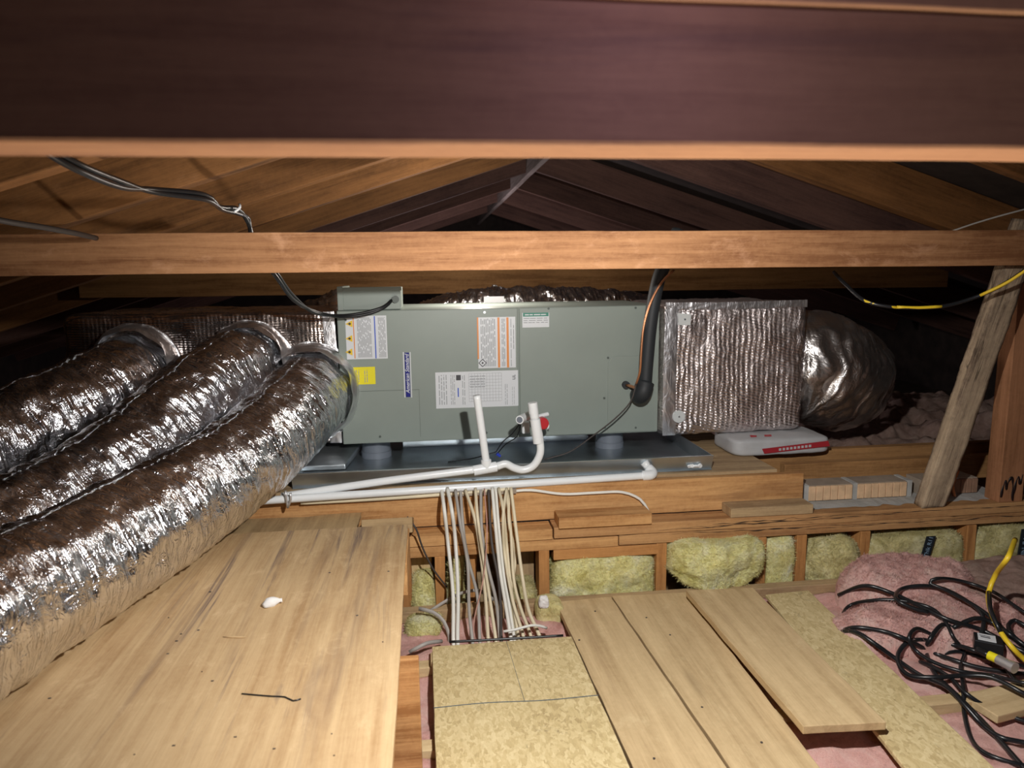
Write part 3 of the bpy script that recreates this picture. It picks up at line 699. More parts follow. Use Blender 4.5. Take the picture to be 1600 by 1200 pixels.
# ================================================================== PLATFORM, PAN, SUPPORTS
o = plank('rim_board', (-.7, 2.455, .279), (1.392, 2.455, .280), .127, .03, (0, -1, 0), W_PINE, seg=30, seed=21); tag(o, 'wide pine rim board of the platform under the drain pan', 'board')
b = MB(); b.box((-1.6, 2.472, .3445), (1.30, 3.55, .356)); b.build('platform_deck', W_DUSTY)
tag(bpy.data.objects['platform_deck'], 'dusty plywood deck carrying the drain pan', 'deck')
o = slab('floor_beam', 1.40, 3.6, 2.60, 2.64, .24, .335, W_TIE, 'brown beam lying behind the row of clay bricks', 'beam', seed=31)
o = slab('floor_beam', 1.305, 3.6, 2.74, 2.78, .25, .352, W_TIE, 'rear beam carrying the big silver duct on the right', 'beam', seed=33)

pan = thing('drain_pan', 'shallow galvanised drain pan under the air handler', 'pan', (.28, 2.5, .357))
px0, px1, py0, py1, pz0, pz1 = -.492, 1.056, 2.50, 3.44, .357, .414
b = MB(); b.box((px0, py0, pz0), (px1, py1, pz0 + .002)); b.build('pan_floor', M_GALV, pan)
b = MB(); t_ = .002
b.hexa([(px0, py0 + .012, pz0), (px1, py0 + .012, pz0), (px1, py0 + .014, pz0), (px0, py0 + .014, pz0)], [(px0, py0 - .008, pz1), (px1, py0 - .008, pz1), (px1, py0 - .006, pz1), (px0, py0 - .006, pz1)]); b.box((px0, py0 - .008, pz1 - .001), (px1, py0 + .002, pz1 + .001)); b.build('front_lip', M_GALV, pan)
for x in (px0, px1 - t_):
    b = MB(); b.box((x, py0 + .012, pz0), (x + t_, py1, pz1)); b.build('side_lip', M_GALV, pan)
b = MB(); b.box((px0, py1 - t_, pz0), (px1, py1, pz1)); b.build('rear_lip', M_GALV, pan)
b = MB(); sp_ = aY(1085, 728, 2.497)
for i in range(7): b.cyl(sp_ + Vector((-.02 + i * .007, -.001, random.uniform(-.006, .004))), sp_ + Vector((-.02 + i * .007, .004, 0)), .006 + random.random() * .004, 8)
b.build('sealant_smear', M_PVC, pan)
# inner secondary tray (left) and rail
tr = thing('metal_tray', 'small galvanised duct transition seen left of the grey support', 'tray', (-.42, 2.72, .36))
b = MB(); z0, z1 = .362, .43
b.hexa([(-.50, 2.72, z0), (-.33, 2.72, z0), (-.30, 3.0, z0), (-.42, 3.0, z0)], [(-.50, 2.72, z0 + .02), (-.33, 2.72, z0 + .02), (-.27, 3.0, z1), (-.46, 3.0, z1)]); b.build('tray_body', M_GALV, tr, bevel=.004)
b = MB(); b.box((-.47, 2.995, z1 - .004), (-.26, 3.03, z1)); b.build('tray_flange', M_GALV, tr)
# long bent rail behind the supports
b = MB(); b.box((-.12, 3.05, .36), (.70, 3.054, .438)); b.box((-.12, 3.02, .425), (.70, 3.05, .428)); o = b.build('support_rail', M_GALV); tag(o, 'long galvanised rail standing in the pan behind the drain pipes', 'rail')

sl = ['left grey pipe stub holding up the air handler', 'right grey pipe stub holding up the air handler']
for i, (x, y) in enumerate(((-.225, 2.92), (.765, 2.92))):
    t = thing('pipe_support', sl[i], 'support', (x, y, .359), 'grey pipe stubs under the air handler')
    b = MB(); b.cyl((x, y, .3595), (x, y, .4395), .058, 40); b.build('pipe_stub', M_PVCG, t)
    b = MB(); b.cyl((x, y, .3595), (x, y, .385), .0615, 40); b.build('coupling_ring', M_PVCG, t)

# ================================================================== AIR HANDLER
CY = 2.80; cx0, cx1, cz0, cz1 = -.345, .940, .441, .969; CD = .54
ah = thing('air_handler', 'long grey green horizontal air handler with warning labels', 'air handler', (.3, CY, cz0))
b = MB(); b.box((cx0, CY + .006, cz0), (cx1, CY + CD, cz1)); b.build('cabinet', M_CAB, ah, bevel=.004)
xs = aY(811, 580, CY).x
b = MB(); b.box((cx0 + .001, CY, cz0 + .001), (xs - .002, CY + .02, cz1 - .001)); lp = b.build('blower_panel', M_CAB, ah, bevel=.004)
b = MB(); b.box((xs + .002, CY, cz0 + .003), (cx1 - .001, CY + .02, cz1 - .001)); rp = b.build('coil_panel', M_CAB, ah, bevel=.004)
# knock-out cover with rounded corner, lower right
hx0, hz1 = aY(950, 560, CY).x, aY(950, 557, CY).z
poly = [(hx0, CY - .003, cz0 + .008), (cx1 - .004, CY - .003, cz0 + .008), (cx1 - .004, CY - .003, hz1)]
poly += [(hx0 + .035 - .035 * math.sin(a), CY - .003, hz1 - .035 + .035 * math.cos(a)) for a in [math.pi / 2 * k / 8 for k in range(9)]]
b = MB(); b.prism(poly, (0, .006, 0)); b.build('line_cover', M_CAB, ah, bevel=.0015)
b = MB(); q0, q1 = aY(548, 612, CY), aY(655, 612, CY)
b.box((q0.x, CY - .001, q0.z - .0006), (q1.x, CY + .001, q0.z + .0006)); b.box((q1.x - .001, CY - .001, cz0 + .02), (q1.x, CY + .001, q0.z)); b.build('pressed_seam', M_CABDK, ah)
for px, py in ((594, 682), (760, 676), (856, 672), (945, 668), (993, 668), (857, 482), (993, 481), (944, 622), (950, 559), (757, 488), (540, 500)):
    p = aY(px, py, CY); b = MB(); b.cyl((p.x, CY - .004, p.z), (p.x, CY + .002, p.z), .0045, 12)
    b.build('screw', M_CABDK if (px, py) != (757, 488) else M_CHROME, ah)
# control box on top
eb0, eb1 = aY(527, 450, CY + .02), aY(627, 484, CY + .02)
b = MB(); b.box((eb0.x + .015, CY + .01, cz1 + .001), (eb1.x, CY + .26, cz1 + .085)); b.build('control_box', M_CAB, ah, bevel=.003)
b = MB(); b.box((eb0.x, CY + .004, cz1 + .001), (eb0.x + .022, CY + .26, cz1 + .092)); b.box((eb0.x + .02, CY + .002, cz1 + .073), (eb1.x + .004, CY + .012, cz1 + .088)); b.build('box_flange', M_CAB, ah, bevel=.002)
ck = MB(); ck.cyl((eb1.x - .02, CY - .005, cz1 + .04), (eb1.x - .02, CY + .012, cz1 + .04), .014, 20); ck.build('cable_clamp', M_CABDK, ah)

def lab(name, px0, py0, px1, py1, m, parent=ah, up=0.0012):
    a = aY(px0, py0, CY); c = aY(px1, py1, CY)
    b = MB(); b.box((a.x, CY - up, c.z), (c.x, CY + .001, a.z)); o = b.build(name, m, parent); return o
def bars(parent, px0, py0, px1, py1, n, m, vert=True, fill=.5, up=.0022, gaps=3):
    """rows of tiny print, too small to read"""
    a = aY(px0, py0, CY); c = aY(px1, py1, CY); b = MB(); W = c.x - a.x; H = a.z - c.z
    for i in range(n):
        k0 = (i + .5 - fill / 2) / n; k1 = (i + .5 + fill / 2) / n; s = 0.0
        while s < 1:
            e = min(1, s + random.uniform(.08, .3) )
            if vert: b.box((a.x + W * k0, CY - up, c.z + H * s), (a.x + W * k1, CY - up + .0008, c.z + H * e))
            else: b.box((a.x + W * s, CY - up, c.z + H * k0), (a.x + W * e, CY - up + .0008, c.z + H * k1))
            s = e + random.uniform(.02, .06)
    return b.build('fine_print', m, parent)
def strip(name, px0, py0, px1, py1, m, parent, up=.002):
    a = aY(px0, py0, CY); c = aY(px1, py1, CY); b = MB(); b.box((a.x, CY - up, c.z), (c.x, CY - .001, a.z)); return b.build(name, m, parent)
# danger label with three triangles
wl = lab('warning_label', 539, 494, 606, 560, M_WHITE)
strip('orange_stripe', 551, 494, 555.5, 560, M_ORANGE, wl); strip('blue_stripe', 584, 494, 588.5, 560, M_BLUE, wl)
bars(wl, 557, 496, 582, 558, 11, M_TXT); bars(wl, 590, 496, 604, 558, 6, M_TXT)
for py in (506, 529, 550):
    c = aY(545.5, py, CY); s_ = .014
    b = MB(); b.prism([(c.x - s_, CY - .003, c.z), (c.x + s_ * .9, CY - .003, c.z - s_ * .95), (c.x + s_ * .9, CY - .003, c.z + s_ * .95)], (0, .0012, 0)); tri = b.build('hazard_triangle', M_SIGNY, wl)
    b = MB(); b.box((c.x - .004, CY - .0042, c.z - .0022), (c.x + .007, CY - .003, c.z + .0022)); b.box((c.x + .001, CY - .0042, c.z - .005), (c.x + .004, CY - .003, c.z + .005)); b.build('hazard_mark', M_INK, tri)
yl = lab('yellow_label', 547, 574, 587, 600, M_YEL); bars(yl, 551, 578, 563, 597, 3, M_TXT, fill=.3); bars(yl, 568, 578, 576, 597, 2, M_TXT, fill=.3)
bd = lab('brand_badge', 632, 551, 641.5, 620, M_NAVY, up=.003)
strip('badge_border', 631, 550, 632, 621, M_WHITE, bd); strip('badge_border', 641.5, 550, 642.5, 621, M_WHITE, bd)
p = aY(636.8, 584, CY); text('American Standard', 'lettering', (p.x, CY - .0035, p.z), .0215, M_WHITE, bd, rot=90, shear=.3, bold=.0002, xs=.93)
ol = lab('refrigerant_label', 746, 496, 806, 574, M_WHITE)
for a_, c_ in ((745, 748.5), (777, 781.5), (791, 795.5)): strip('orange_stripe', a_, 496, c_, 574 if a_ > 750 else 561, M_ORANGE, ol)
bars(ol, 750, 498, 775, 572, 9, M_TXT); bars(ol, 783, 498, 790, 572, 3, M_TXT); bars(ol, 797, 498, 800, 572, 1, M_TXT); bars(ol, 801, 506, 804, 545, 1, M_INK, fill=.25)
c = aY(754, 567, CY); b = MB()
for (r_, m_, u_) in ((.0165, M_INK, .003), (.0125, M_WHITE, .0036), (.005, M_INK, .0042)):
    b = MB(); b.prism([(c.x - r_, CY - u_, c.z), (c.x, CY - u_, c.z - r_), (c.x + r_, CY - u_, c.z), (c.x, CY - u_, c.z + r_)], (0, .0006, 0)); b.build('flammable_mark', m_, ol)
rl = lab('rating_label', 680, 582, 810, 634, M_WHITE)
for a_, c_, n_ in ((684, 700, 4), (703, 712, 3), (721, 728, 2)): bars(rl, a_, 586, c_, 632, n_, M_TXT, fill=.35)
strip('code_block', 712.5, 586, 720, 594, M_INK, rl); strip('blue_mark', 715, 606, 717, 620, M_BLUE, rl)
b = MB()
g0, g1 = aY(732, 584, CY), aY(784, 626, CY)
for i in range(12): x = g0.x + (g1.x - g0.x) * i / 11; b.box((x, CY - .002, g1.z), (x + .0008, CY - .001, g0.z))
for i in range(10): z = g1.z + (g0.z - g1.z) * i / 9; b.box((g0.x, CY - .002, z), (g1.x, CY - .001, z + .0008))
b.build('table_grid', M_TXT, rl); bars(rl, 734, 586, 758, 606, 5, M_TXT, vert=False, fill=.3, up=.003); bars(rl, 788, 600, 794, 632, 2, M_TXT, fill=.3); bars(rl, 799, 604, 805, 632, 2, M_TXT, fill=.2)
p = aY(803, 589, CY); text('UL', 'certification_mark', (p.x, CY - .003, p.z), .017, M_INK, rl, rot=90)
gl = lab('notice_label', 816, 489, 858, 511, M_WHITE); strip('green_header', 817, 489, 857, 494, M_GREEN, gl); bars(gl, 818, 496, 856, 505, 3, M_TXT, vert=False, fill=.35)
bars(gl, 820, 490.6, 854, 492.6, 1, M_WHITE, vert=False, fill=.6, up=.003)

# ================================================================== INSULATED BOXES
def foilbox(name, x0, x1, y0, y1, z0, z1, m, label, seed, amp=.006, res=60):
    t = thing(name, label, 'duct', ((x0 + x1) / 2, y0, z0))
    bm = bmesh.new(); bmesh.ops.create_cube(bm, size=2.0); bmesh.ops.subdivide_edges(bm, edges=bm.edges, cuts=res, use_grid_fill=True)
    c = Vector(((x0 + x1) / 2, (y0 + y1) / 2, (z0 + z1) / 2)); h = Vector(((x1 - x0) / 2, (y1 - y0) / 2, (z1 - z0) / 2))
    for v in bm.verts:
        p = v.co; pw = 22; l = (abs(p.x) ** pw + abs(p.y) ** pw + abs(p.z) ** pw) ** (1 / pw); q = p / l
        w_ = Vector((c.x + q.x * h.x, c.y + q.y * h.y, c.z + q.z * h.z)); s = w_ * 9 + Vector((seed, seed, 0))
        edge = max(0, (max(abs(p.x), abs(p.z)) - .86) / .14) if abs(p.y) > .99 else 0.3
        d = noise.noise(s) * amp + fbm(s * 4, 3) * amp * (.35 + .8 * edge)
        n = Vector((q.x ** 9, q.y ** 9, q.z ** 9)).normalized()
        v.co = w_ + n * d - Vector(t['_o'])
    me = bpy.data.meshes.new('wrap'); bm.to_mesh(me); bm.free()
    for p in me.polygons: p.use_smooth = True
    me.materials.append(m); o = bpy.data.objects.new('foil_wrap', me); COL.objects.link(o); o.parent = t; o['_o'] = t['_o']
    return t
bxr = foilbox('supply_plenum', .944, 1.558, 2.765, 3.30, .431, .972, M_BUB, 'square duct box in dimpled foil right of the air handler', 3)
for px, py, r_, sq in ((1070, 499, .026, 1), (1061, 651, .026, 0)):
    p = aY(px, py, 2.755); b = MB()
    if sq:
        b.prism([(p.x - .026, 2.7545, p.z - .022), (p.x + .024, 2.7545, p.z - .024), (p.x + .026, 2.7545, p.z + .02), (p.x - .028, 2.7545, p.z + .026)], (0, .003, 0))
    else: b.cyl((p.x, 2.7545, p.z), (p.x, 2.758, p.z), r_, 28)
    wsh = b.build('insulation_washer', M_WASH, bxr)
    b = MB(); b.cyl((p.x, 2.752, p.z), (p.x, 2.756, p.z), .004, 10); b.build('pin_head', M_GALV, wsh)
# tape down the joint and along the top
def ribbon(pts, w_, nrm, m, parent, name, seed=0):
    """strip of foil tape pressed on a surface"""
    b = MB(); P = smooth_path(pts, .012); vs = []; fs = []; nrm = Vector(nrm); cols = 6; uv = []
    for i, p in enumerate(P):
        t = (P[min(i + 1, len(P) - 1)] - P[max(i - 1, 0)]).normalized(); s = t.cross(nrm).normalized()
        for k in range(cols + 1):
            q = p + s * w_ * (k / cols - .5) + nrm * (.0015 + abs(noise.noise(p * 30 + Vector((k * .6, seed, 0)))) * .005 * (1 if 0 < k < cols else .3)); vs.append(q); uv.append((i * .012, w_ * k / cols))
    n = cols + 1
    for i in range(len(P) - 1):
        for k in range(cols): fs.append((i * n + k, i * n + k + 1, (i + 1) * n + k + 1, (i + 1) * n + k))
    b.add(vs, fs, True, uv); return b.build(name, m, parent)
ribbon([(.975, 2.762, .435), (.972, 2.76, .7), (.978, 2.762, .968)], .055, (0, -1, 0), M_TAPE, bxr, 'foil_tape')
ribbon([(.95, 2.762, .965), (1.2, 2.762, .962), (1.55, 2.762, .966)], .03, (0, -1, 0), M_TAPE, bxr, 'foil_tape', 5)
pl = foilbox('return_plenum', -1.36, -.352, 2.83, 3.35, .437, .972, M_BUBD, 'long foil wrapped duct box left of the air handler', 8)
ribbon([(-.375, 2.826, .445), (-.373, 2.824, .7), (-.38, 2.826, .965)], .045, (0, -1, 0), M_TAPE, pl, 'foil_tape')

# ================================================================== FLEXIBLE DUCTS
def wrinkle(seed, amp, kl=38.0):
    def f(ln, a, t):
        ca, sa = math.cos(a), math.sin(a)
        p = Vector((ln * kl, ca * 1.7 + seed, sa * 1.7)); q = Vector((ln * kl * .35, ca * 2.6, sa * 2.6 + seed)); r = Vector((ln * kl * 2.2, ca * 5 + seed, sa * 5))
        return ((.5 - abs(noise.noise(p)) * 2) * .55 + noise.noise(q) * .9 + (.4 - abs(noise.noise(r)) * 1.6) * .30) * amp
    return f
def duct(label, pts, r, seed, amp=.012, name='flex_duct', group='silver flexible ducts', collar=None, m=None):
    t = thing(name, label, 'duct', Vector(pts[-1]), group)
    b = MB(); b.tube(pts, r, 112, True, wrinkle(seed, amp), step=.006); o = b.build('foil_jacket', m or M_FOIL, t)
    if collar: collar(t)
    return t
def collar_ring(c, n, r, m=M_TAPE):
    def f(t):
        b = MB(); c_ = Vector(c); n_ = Vector(n).normalized()
        b.tube([c_, c_ + n_ * .02, c_ + n_ * .05, c_ + n_ * .075], lambda u, l: r * (1.12 - .9 * u * u * .16), 90, False, wrinkle(3, .010, 30), step=.005); b.build('taped_collar', m, t)
        # rumpled tape flashing spread on the plenum around the joint
        b = MB(); vs = []; fs = []; K = 96; R = 10; uv = []
        side = n_.cross(Vector((0, 0, 1))).normalized(); up = side.cross(n_)
        for j in range(R):
            for k in range(K):
                a = 2 * math.pi * k / K; rr = r * (1.0 + .16 * j / (R - 1) * (1 + .35 * noise.noise(Vector((math.cos(a) * 3, math.sin(a) * 3, seed_ := c_.x)))))
                h = .012 * (1 - j / (R - 1)) ** 1.5 + abs(noise.noise(Vector((math.cos(a) * 14, math.sin(a) * 14, j * .35 + c_.x)))) * .014 * (1 - .6 * j / R) + .003
                vs.append(c_ + side * math.cos(a) * rr + up * math.sin(a) * rr + n_ * h); uv.append((j * .01, a * r))
        for j in range(R - 1):
            for k in range(K): fs.append((j * K + k, j * K + (k + 1) % K, (j + 1) * K + (k + 1) % K, (j + 1) * K + k))
        b.add(vs, fs, True, uv); b.build('tape_flashing', m, t)
    return f
D1 = [aZ(-420, 1190, .447), aZ(-200, 1070, .447), aZ(0, 950, .447), aZ(140, 872, .448), aY(262, 800, 1.97), aY(352, 740, 2.20), aY(422, 684, 2.42), aY(466, 638, 2.62), aY(488, 612, 2.82)]
def r1(u, l): return .147 + .008 * max(0, (u - .72) / .28)
duct('front silver flexible duct curving down to the plywood deck', D1, r1, 1.3, .011, collar=collar_ring((D1[-1].x, 2.825, D1[-1].z), (0, -1, 0), .168))
D2 = [aZ(-420, 1030, .44), aZ(-200, 935, .44), aY(0, 838, 1.92), aY(110, 778, 2.13), aY(205, 710, 2.32), aY(285, 642, 2.50), aY(345, 594, 2.66), aY(390, 565, 2.84)]
duct('middle silver flexible duct between two others', D2, .143, 5.1, .013, collar=collar_ring((aY(392, 566, 2.825).x, 2.825, aY(392, 566, 2.825).z), (0, -1, 0), .140))
D3 = [aY(-480, 860, 1.70), aY(-250, 785, 1.98), aY(-90, 728, 2.20), aY(20, 684, 2.38), aY(110, 642, 2.54), aY(170, 608, 2.68), aY(210, 588, 2.84)]
duct('rearmost silver flexible duct at the left edge', D3, .158, 9.2, .014, collar=collar_ring((aY(215, 572, 2.825).x, 2.825, aY(215, 572, 2.825).z), (0, -1, 0), .14))
D4 = [(1.545, 3.03, .70), (1.60, 3.02, .70), (1.68, 3.02, .69), (1.80, 3.06, .64), (1.93, 3.16, .60), (2.05, 3.4, .585), (2.15, 3.8, .58)]
def r4(u, l): return .15 + .10 * min(1, l / .16) ** .7
M_FOILD = foil('dusty_duct_foil', (0.78, 0.75, 0.73), 0.36, (22, 12), 0.9)
duct('fat silver flexible duct bulging out right of the foil box', D4, r4, 2.2, .022, m=M_FOILD)
D5 = [(-.05, 3.75, .78), (.2, 3.70, .88), (.5, 3.66, .89), (.8, 3.7, .88), (1.1, 3.8, .85), (1.5, 4.0, .7)]
duct('dim foil duct lying behind the air handler', D5, .14, 7.2, .02)
_o5 = [o for o in COL.objects if o.name.startswith('flex_duct') and 'dim foil' in o['label']][0]
p = aY(772, 476, 3.50); b = MB(); b.box((p.x - .05, p.y, p.z - .05), (p.x + .05, p.y + .003, p.z + .04)); tg = b.build('paper_tag', M_WHITE, _o5)
b = MB(); b.box((p.x - .05, p.y - .001, p.z - .03), (p.x + .05, p.y, p.z - .005)); b.build('orange_stripe', M_ORANGE, tg)
D6 = [(-.60, 3.6, .85), (-.50, 3.45, .90), (-.42, 3.38, .94), (-.36, 3.42, .93), (-.2, 3.6, .85)]
duct('small crumpled foil duct end behind the control box', D6, .09, 3.9, .022)

# ================================================================== PIPES
T_ = 0.0135
def pipe(b, pts, r=T_, seg=20, step=.012): b.tube(pts, r, seg, True, step=step)
md = thing('drain_pipe', 'long white drain pipe running level from pan elbow to the left', 'pipe', aY(700, 760, 2.46), 'white condensate drain pipes')
P1, P2 = aY(400, 783, 2.40), aY(1012, 743, 2.463)
b = MB(); pipe(b, [P1, P2]); b.build('pipe_run', M_PVC, md)
b = MB(); E1 = aY(1012, 743, 2.463); pipe(b, [E1 - Vector((.02, 0, 0)), E1 + Vector((.008, 0, .001)), E1 + Vector((.022, .012, .006)), E1 + Vector((.012, .03, .02))], .0185, 24, .004); b.build('elbow', M_PVC, md)
b = MB(); A_ = aY(1006, 722, 2.498); pipe(b, [E1 + Vector((.012, .03, .02)), A_ + Vector((0, 0, 0))], .0165, 6); b.build('hex_adapter', M_PVC, md)
b = MB(); q = aY(450, 778, 2.40)
b.tube([q + Vector((-.004, -.015, .03)), q + Vector((-.002, -.017, 0)), q + Vector((0, -.014, -.03))], .004, 8); b.tube([q + Vector((.012, -.015, .022)), q + Vector((.012, -.018, 0)), q + Vector((.0, -.014, -.03))], .004, 8); b.build('hanger_clip', M_CHROME, md)
tp = thing('drain_trap', 'white drain pipe with U trap, tee and tall vent', 'pipe', aY(790, 735, 2.47), 'white condensate drain pipes')
TE = aY(764, 731, 2.455)
b = MB(); pipe(b, [aY(440, 776, 2.425), aY(600, 752, 2.44), aY(742, 734, 2.453)]); b.build('outlet_pipe', M_PVC, tp)
b = MB(); b.cyl(aY(740, 735.5, 2.453), aY(776, 729, 2.456), .0185, 24); b.cyl(TE - Vector((.008, 0, 0)), TE + Vector((-.010, 0, .030)), .0185, 24); b.build('tee', M_PVC, tp)
b = MB(); pipe(b, [TE + Vector((-.008, 0, .01)), aY(745, 618, 2.44)]); b.build('vent_pipe', M_PVC, tp)
b = MB(); pipe(b, [aY(776, 729, 2.456), aY(790, 725, 2.456), aY(803, 731, 2.456), aY(818, 734, 2.456), aY(834, 727, 2.456), aY(844, 708, 2.457), aY(843, 685, 2.458), aY(840, 668, 2.459)], T_ * 1.02, 22, .006); b.build('trap_bend', M_PVC, tp)
b = MB(); b.cyl(aY(841, 692, 2.458), aY(836, 655, 2.459), .0185, 24); b.build('coupling', M_PVC, tp)
b = MB(); pipe(b, [aY(836, 656, 2.459), aY(833, 640, 2.459)], .0165, 22); b.build('riser', M_PVC, tp)
b = MB(); b.cyl(aY(834, 646, 2.459), aY(832, 629, 2.459), .0175, 24); b.build('end_cap', M_PVC, tp)
sw = thing('float_switch', 'white float switch fitting with red knob at the cabinet drain', 'switch', aY(836, 665, 2.74))
b = MB(); a = aY(845, 655, 2.78); b.cyl(a, (a.x, 2.66, a.z - .003), .014, 20); b.cyl(aY(826, 655, 2.64), aY(856, 647, 2.67), .0085, 18); b.build('drain_tee', M_PVC, sw)
b = MB(); c0, c1 = aY(812, 656, 2.52), aY(832, 646, 2.64); b.cyl(c0, c1, .0155, 22); b.build('open_stub', M_PVC, sw)
b = MB(); n_ = (c1 - c0).normalized(); b.cyl(c0 - n_ * .0015, c0 + n_ * .001, .0115, 20); b.build('stub_bore', M_PVCG, sw)
b = MB(); k = aY(848.5, 662, 2.62); b.cyl(k, k + Vector((0, .03, 0)), .0225, 28); b.cyl(k + Vector((0, -.006, 0)), k, .019, 28); b.build('red_knob', M_RED, sw)
b = MB(); k = aY(824, 668, 2.66); b.box(k - Vector((.02, 0, .025)), k + Vector((.01, .03, .02))); b.build('switch_body', M_PVC, sw, bevel=.004)
b = MB(); b.tube([aY(812, 662, 2.62), aY(800, 678, 2.64), aY(786, 690, 2.68), aY(775, 706, 2.72)], .0022, 8); b.tube([aY(813, 664, 2.62), aY(808, 682, 2.64), aY(790, 694, 2.68), aY(778, 708, 2.72)], .0022, 8)
b.tube([aY(775, 706, 2.72), aY(740, 716, 2.74), aY(700, 722, 2.76)], .0022, 8)
b.build('switch_wire', M_BLK, sw)
b = MB(); k = aY(779, 711, 2.66); b.cyl(k - Vector((.007, 0, -.006)), k + Vector((.007, 0, -.006)), .007, 14, .005); b.build('wire_nut', M_BLUEC, sw)

rf = thing('refrigerant_line', 'black insulated refrigerant line dropping to the air handler', 'pipe', aY(1003, 615, 2.72))
b = MB(); b.tube([aY(1060, 360, 2.75), aY(1042, 405, 2.73), aY(1028, 440, 2.72), aY(1017, 500, 2.71), aY(1011, 560, 2.71), aY(1008, 600, 2.71)], .0265, 28, True, step=.012); b.build('insulated_tube', M_RUB, rf)
b = MB(); b.tube([aY(1009, 598, 2.71), aY(1005, 612, 2.70), aY(1001, 617, 2.715), aY(998, 618, 2.76), aY(997, 617, 2.80)], .034, 30, True, step=.008); b.build('insulated_elbow', M_RUB, rf)
b = MB(); k = aY(979, 602, 2.78); b.cyl(k, k + Vector((0, .018, 0)), .0155, 22); b.build('rubber_grommet', M_RUB, rf)
b = MB(); b.tube([k + Vector((0, 0, 0)), aY(988, 604, 2.74), aY(996, 608, 2.70)], .006, 12); b.build('liquid_stub', M_COP, rf)
b = MB(); b.tube([aY(1053, 422, 2.68), aY(1035, 440, 2.675), aY(1018, 470, 2.67), aY(1006, 510, 2.665), aY(1002, 550, 2.665), aY(1000, 580, 2.67), aY(993, 603, 2.70)], .0045, 12); b.build('copper_wire', M_COP, rf)
b = MB(); b.tube([aY(994, 600, 2.69), aY(985, 628, 2.69), aY(960, 655, 2.70), aY(925, 682, 2.72), aY(890, 706, 2.73), aY(850, 718, 2.74)], .003, 10); tag(b.build('control_wire', M_DKC), 'thin brown control wire sagging across the coil panel', 'wire')

# ================================================================== CABLES IN THE AIR
bc = thing('hanging_cable', 'bundle of black cables hanging at upper left, running to the control box', 'cable', aY(360, 330, 2.0))
b = MB()
for d in (-.006, .006):
    V = Vector((0, d * .5, d))
    b.tube([aY(60, 225, 1.35) + V, aY(120, 260, 1.42) + V, aY(190, 288, 1.6) + V, aY(240, 298, 1.75) - V * .5, aY(320, 308, 1.9) - V, aY(345, 325, 2.0) + V * .4, aY(372, 330, 2.1) + V, aY(388, 345, 2.2) - V, aY(392, 365, 2.23) + V, aY(405, 395, 2.25) + V,
            aY(432, 430, 2.3) + V, aY(458, 465, 2.45) + V, aY(490, 487, 2.6) - V * .4, aY(530, 494, 2.72) + V * .3, aY(570, 490, 2.76) + V * .6, aY(600, 480, 2.78) + V * .3, aY(612, 469, 2.80)], .0062, 12)
b.build('cable_pair', M_BLK, bc)
b = MB(); q = aY(367, 327, 2.08); b.tube([q + Vector((-.012, -.01, -.006)), q + Vector((.002, -.016, -.009)), q + Vector((.016, -.01, .004)), q + Vector((.012, .005, .014))], .0035, 8); b.build('white_clip', M_WHITE, bc)
yc = thing('extension_cord', 'yellow and black cord draped below the collar beam at right', 'cord', aY(1450, 480, 2.25))
Yp = [aY(1303, 425, 2.5), aY(1320, 443, 2.4), aY(1352, 470, 2.3), aY(1400, 480, 2.25), aY(1470, 479, 2.22), aY(1530, 462, 2.18), aY(1575, 440, 2.12), aY(1625, 405, 2.05)]
b = MB(); b.tube(Yp, .0062, 12); b.build('black_jacket', M_BLK, yc)
b = MB(); b.tube([p + Vector((0, -.0035, -.001)) for p in Yp[1:4]], .0048, 10); b.tube([p + Vector((0, -.004, .001)) for p in Yp[5:]], .0052, 10); b.tube([p + Vector((0, -.0035, .0005)) for p in (Yp[3], (Yp[3] + Yp[4]) / 2 + Vector((0, 0, -.003)), Yp[4])], .0052, 10); b.build('yellow_stripe', M_YELC, yc)
b = MB(); b.tube([aY(-40, 336, 1.75), aY(20, 348, 1.8), aY(60, 354, 1.85), aY(115, 364, 1.95), aY(150, 372, 2.1)], .007, 10); tag(b.build('old_cable', M_DKC), 'dusty dark cable crossing the rafter above the collar beam at far left', 'cable')
b = MB(); b.tube([aY(1485, 362, 2.3), aY(1520, 350, 2.28), aY(1560, 338, 2.25), aY(1620, 322, 2.2)], .003, 8); tag(b.build('thin_wire', M_GREYC), 'thin wire strung above the collar beam at right', 'wire')

# ================================================================== POSTS, BRICKS, BAG
a = aY(1452, 792, 2.37); a.z = .22; e = aY(1606, 345, 2.235)
o = plank('leaning_post', a, e, .092, .045, (0, -1, 0), W_GREY, seg=90, rough=.0025, seed=3, ends=(-.02, 0), warp=.001); tag(o, 'weathered rough post leaning against the collar beam', 'post')
o = plank('corner_post', (2.185, 2.395, .2175), (2.185, 2.395, 1.09), .10, .07, (0, -1, 0), W_RED, seg=14, seed=5)
tag(o, 'reddish brown upright post with black tar drips at right edge', 'post')
b = MB(); base = aY(1565, 765, 2.357)
tp_ = [base + Vector((x_, 0, z_)) for x_, z_ in ((0, -.03), (.004, .005), (.014, .035), (.02, -.0), (.026, .03), (.038, .045), (.045, .015), (.05, -.045), (.056, .02), (.066, .048), (.074, .02), (.083, .055))]
b.tube(tp_, lambda u, l: .0035 + .002 * math.sin(l * 90), 8, True, step=.004, flat=.5)
tb = b.build('tar_drip', M_TAR, o); tb.matrix_basis = o.matrix_basis.inverted() @ Matrix.Translation(Vector(base)); tb.data.transform(Matrix.Translation(Vector(o['_o']) - Vector(base)))
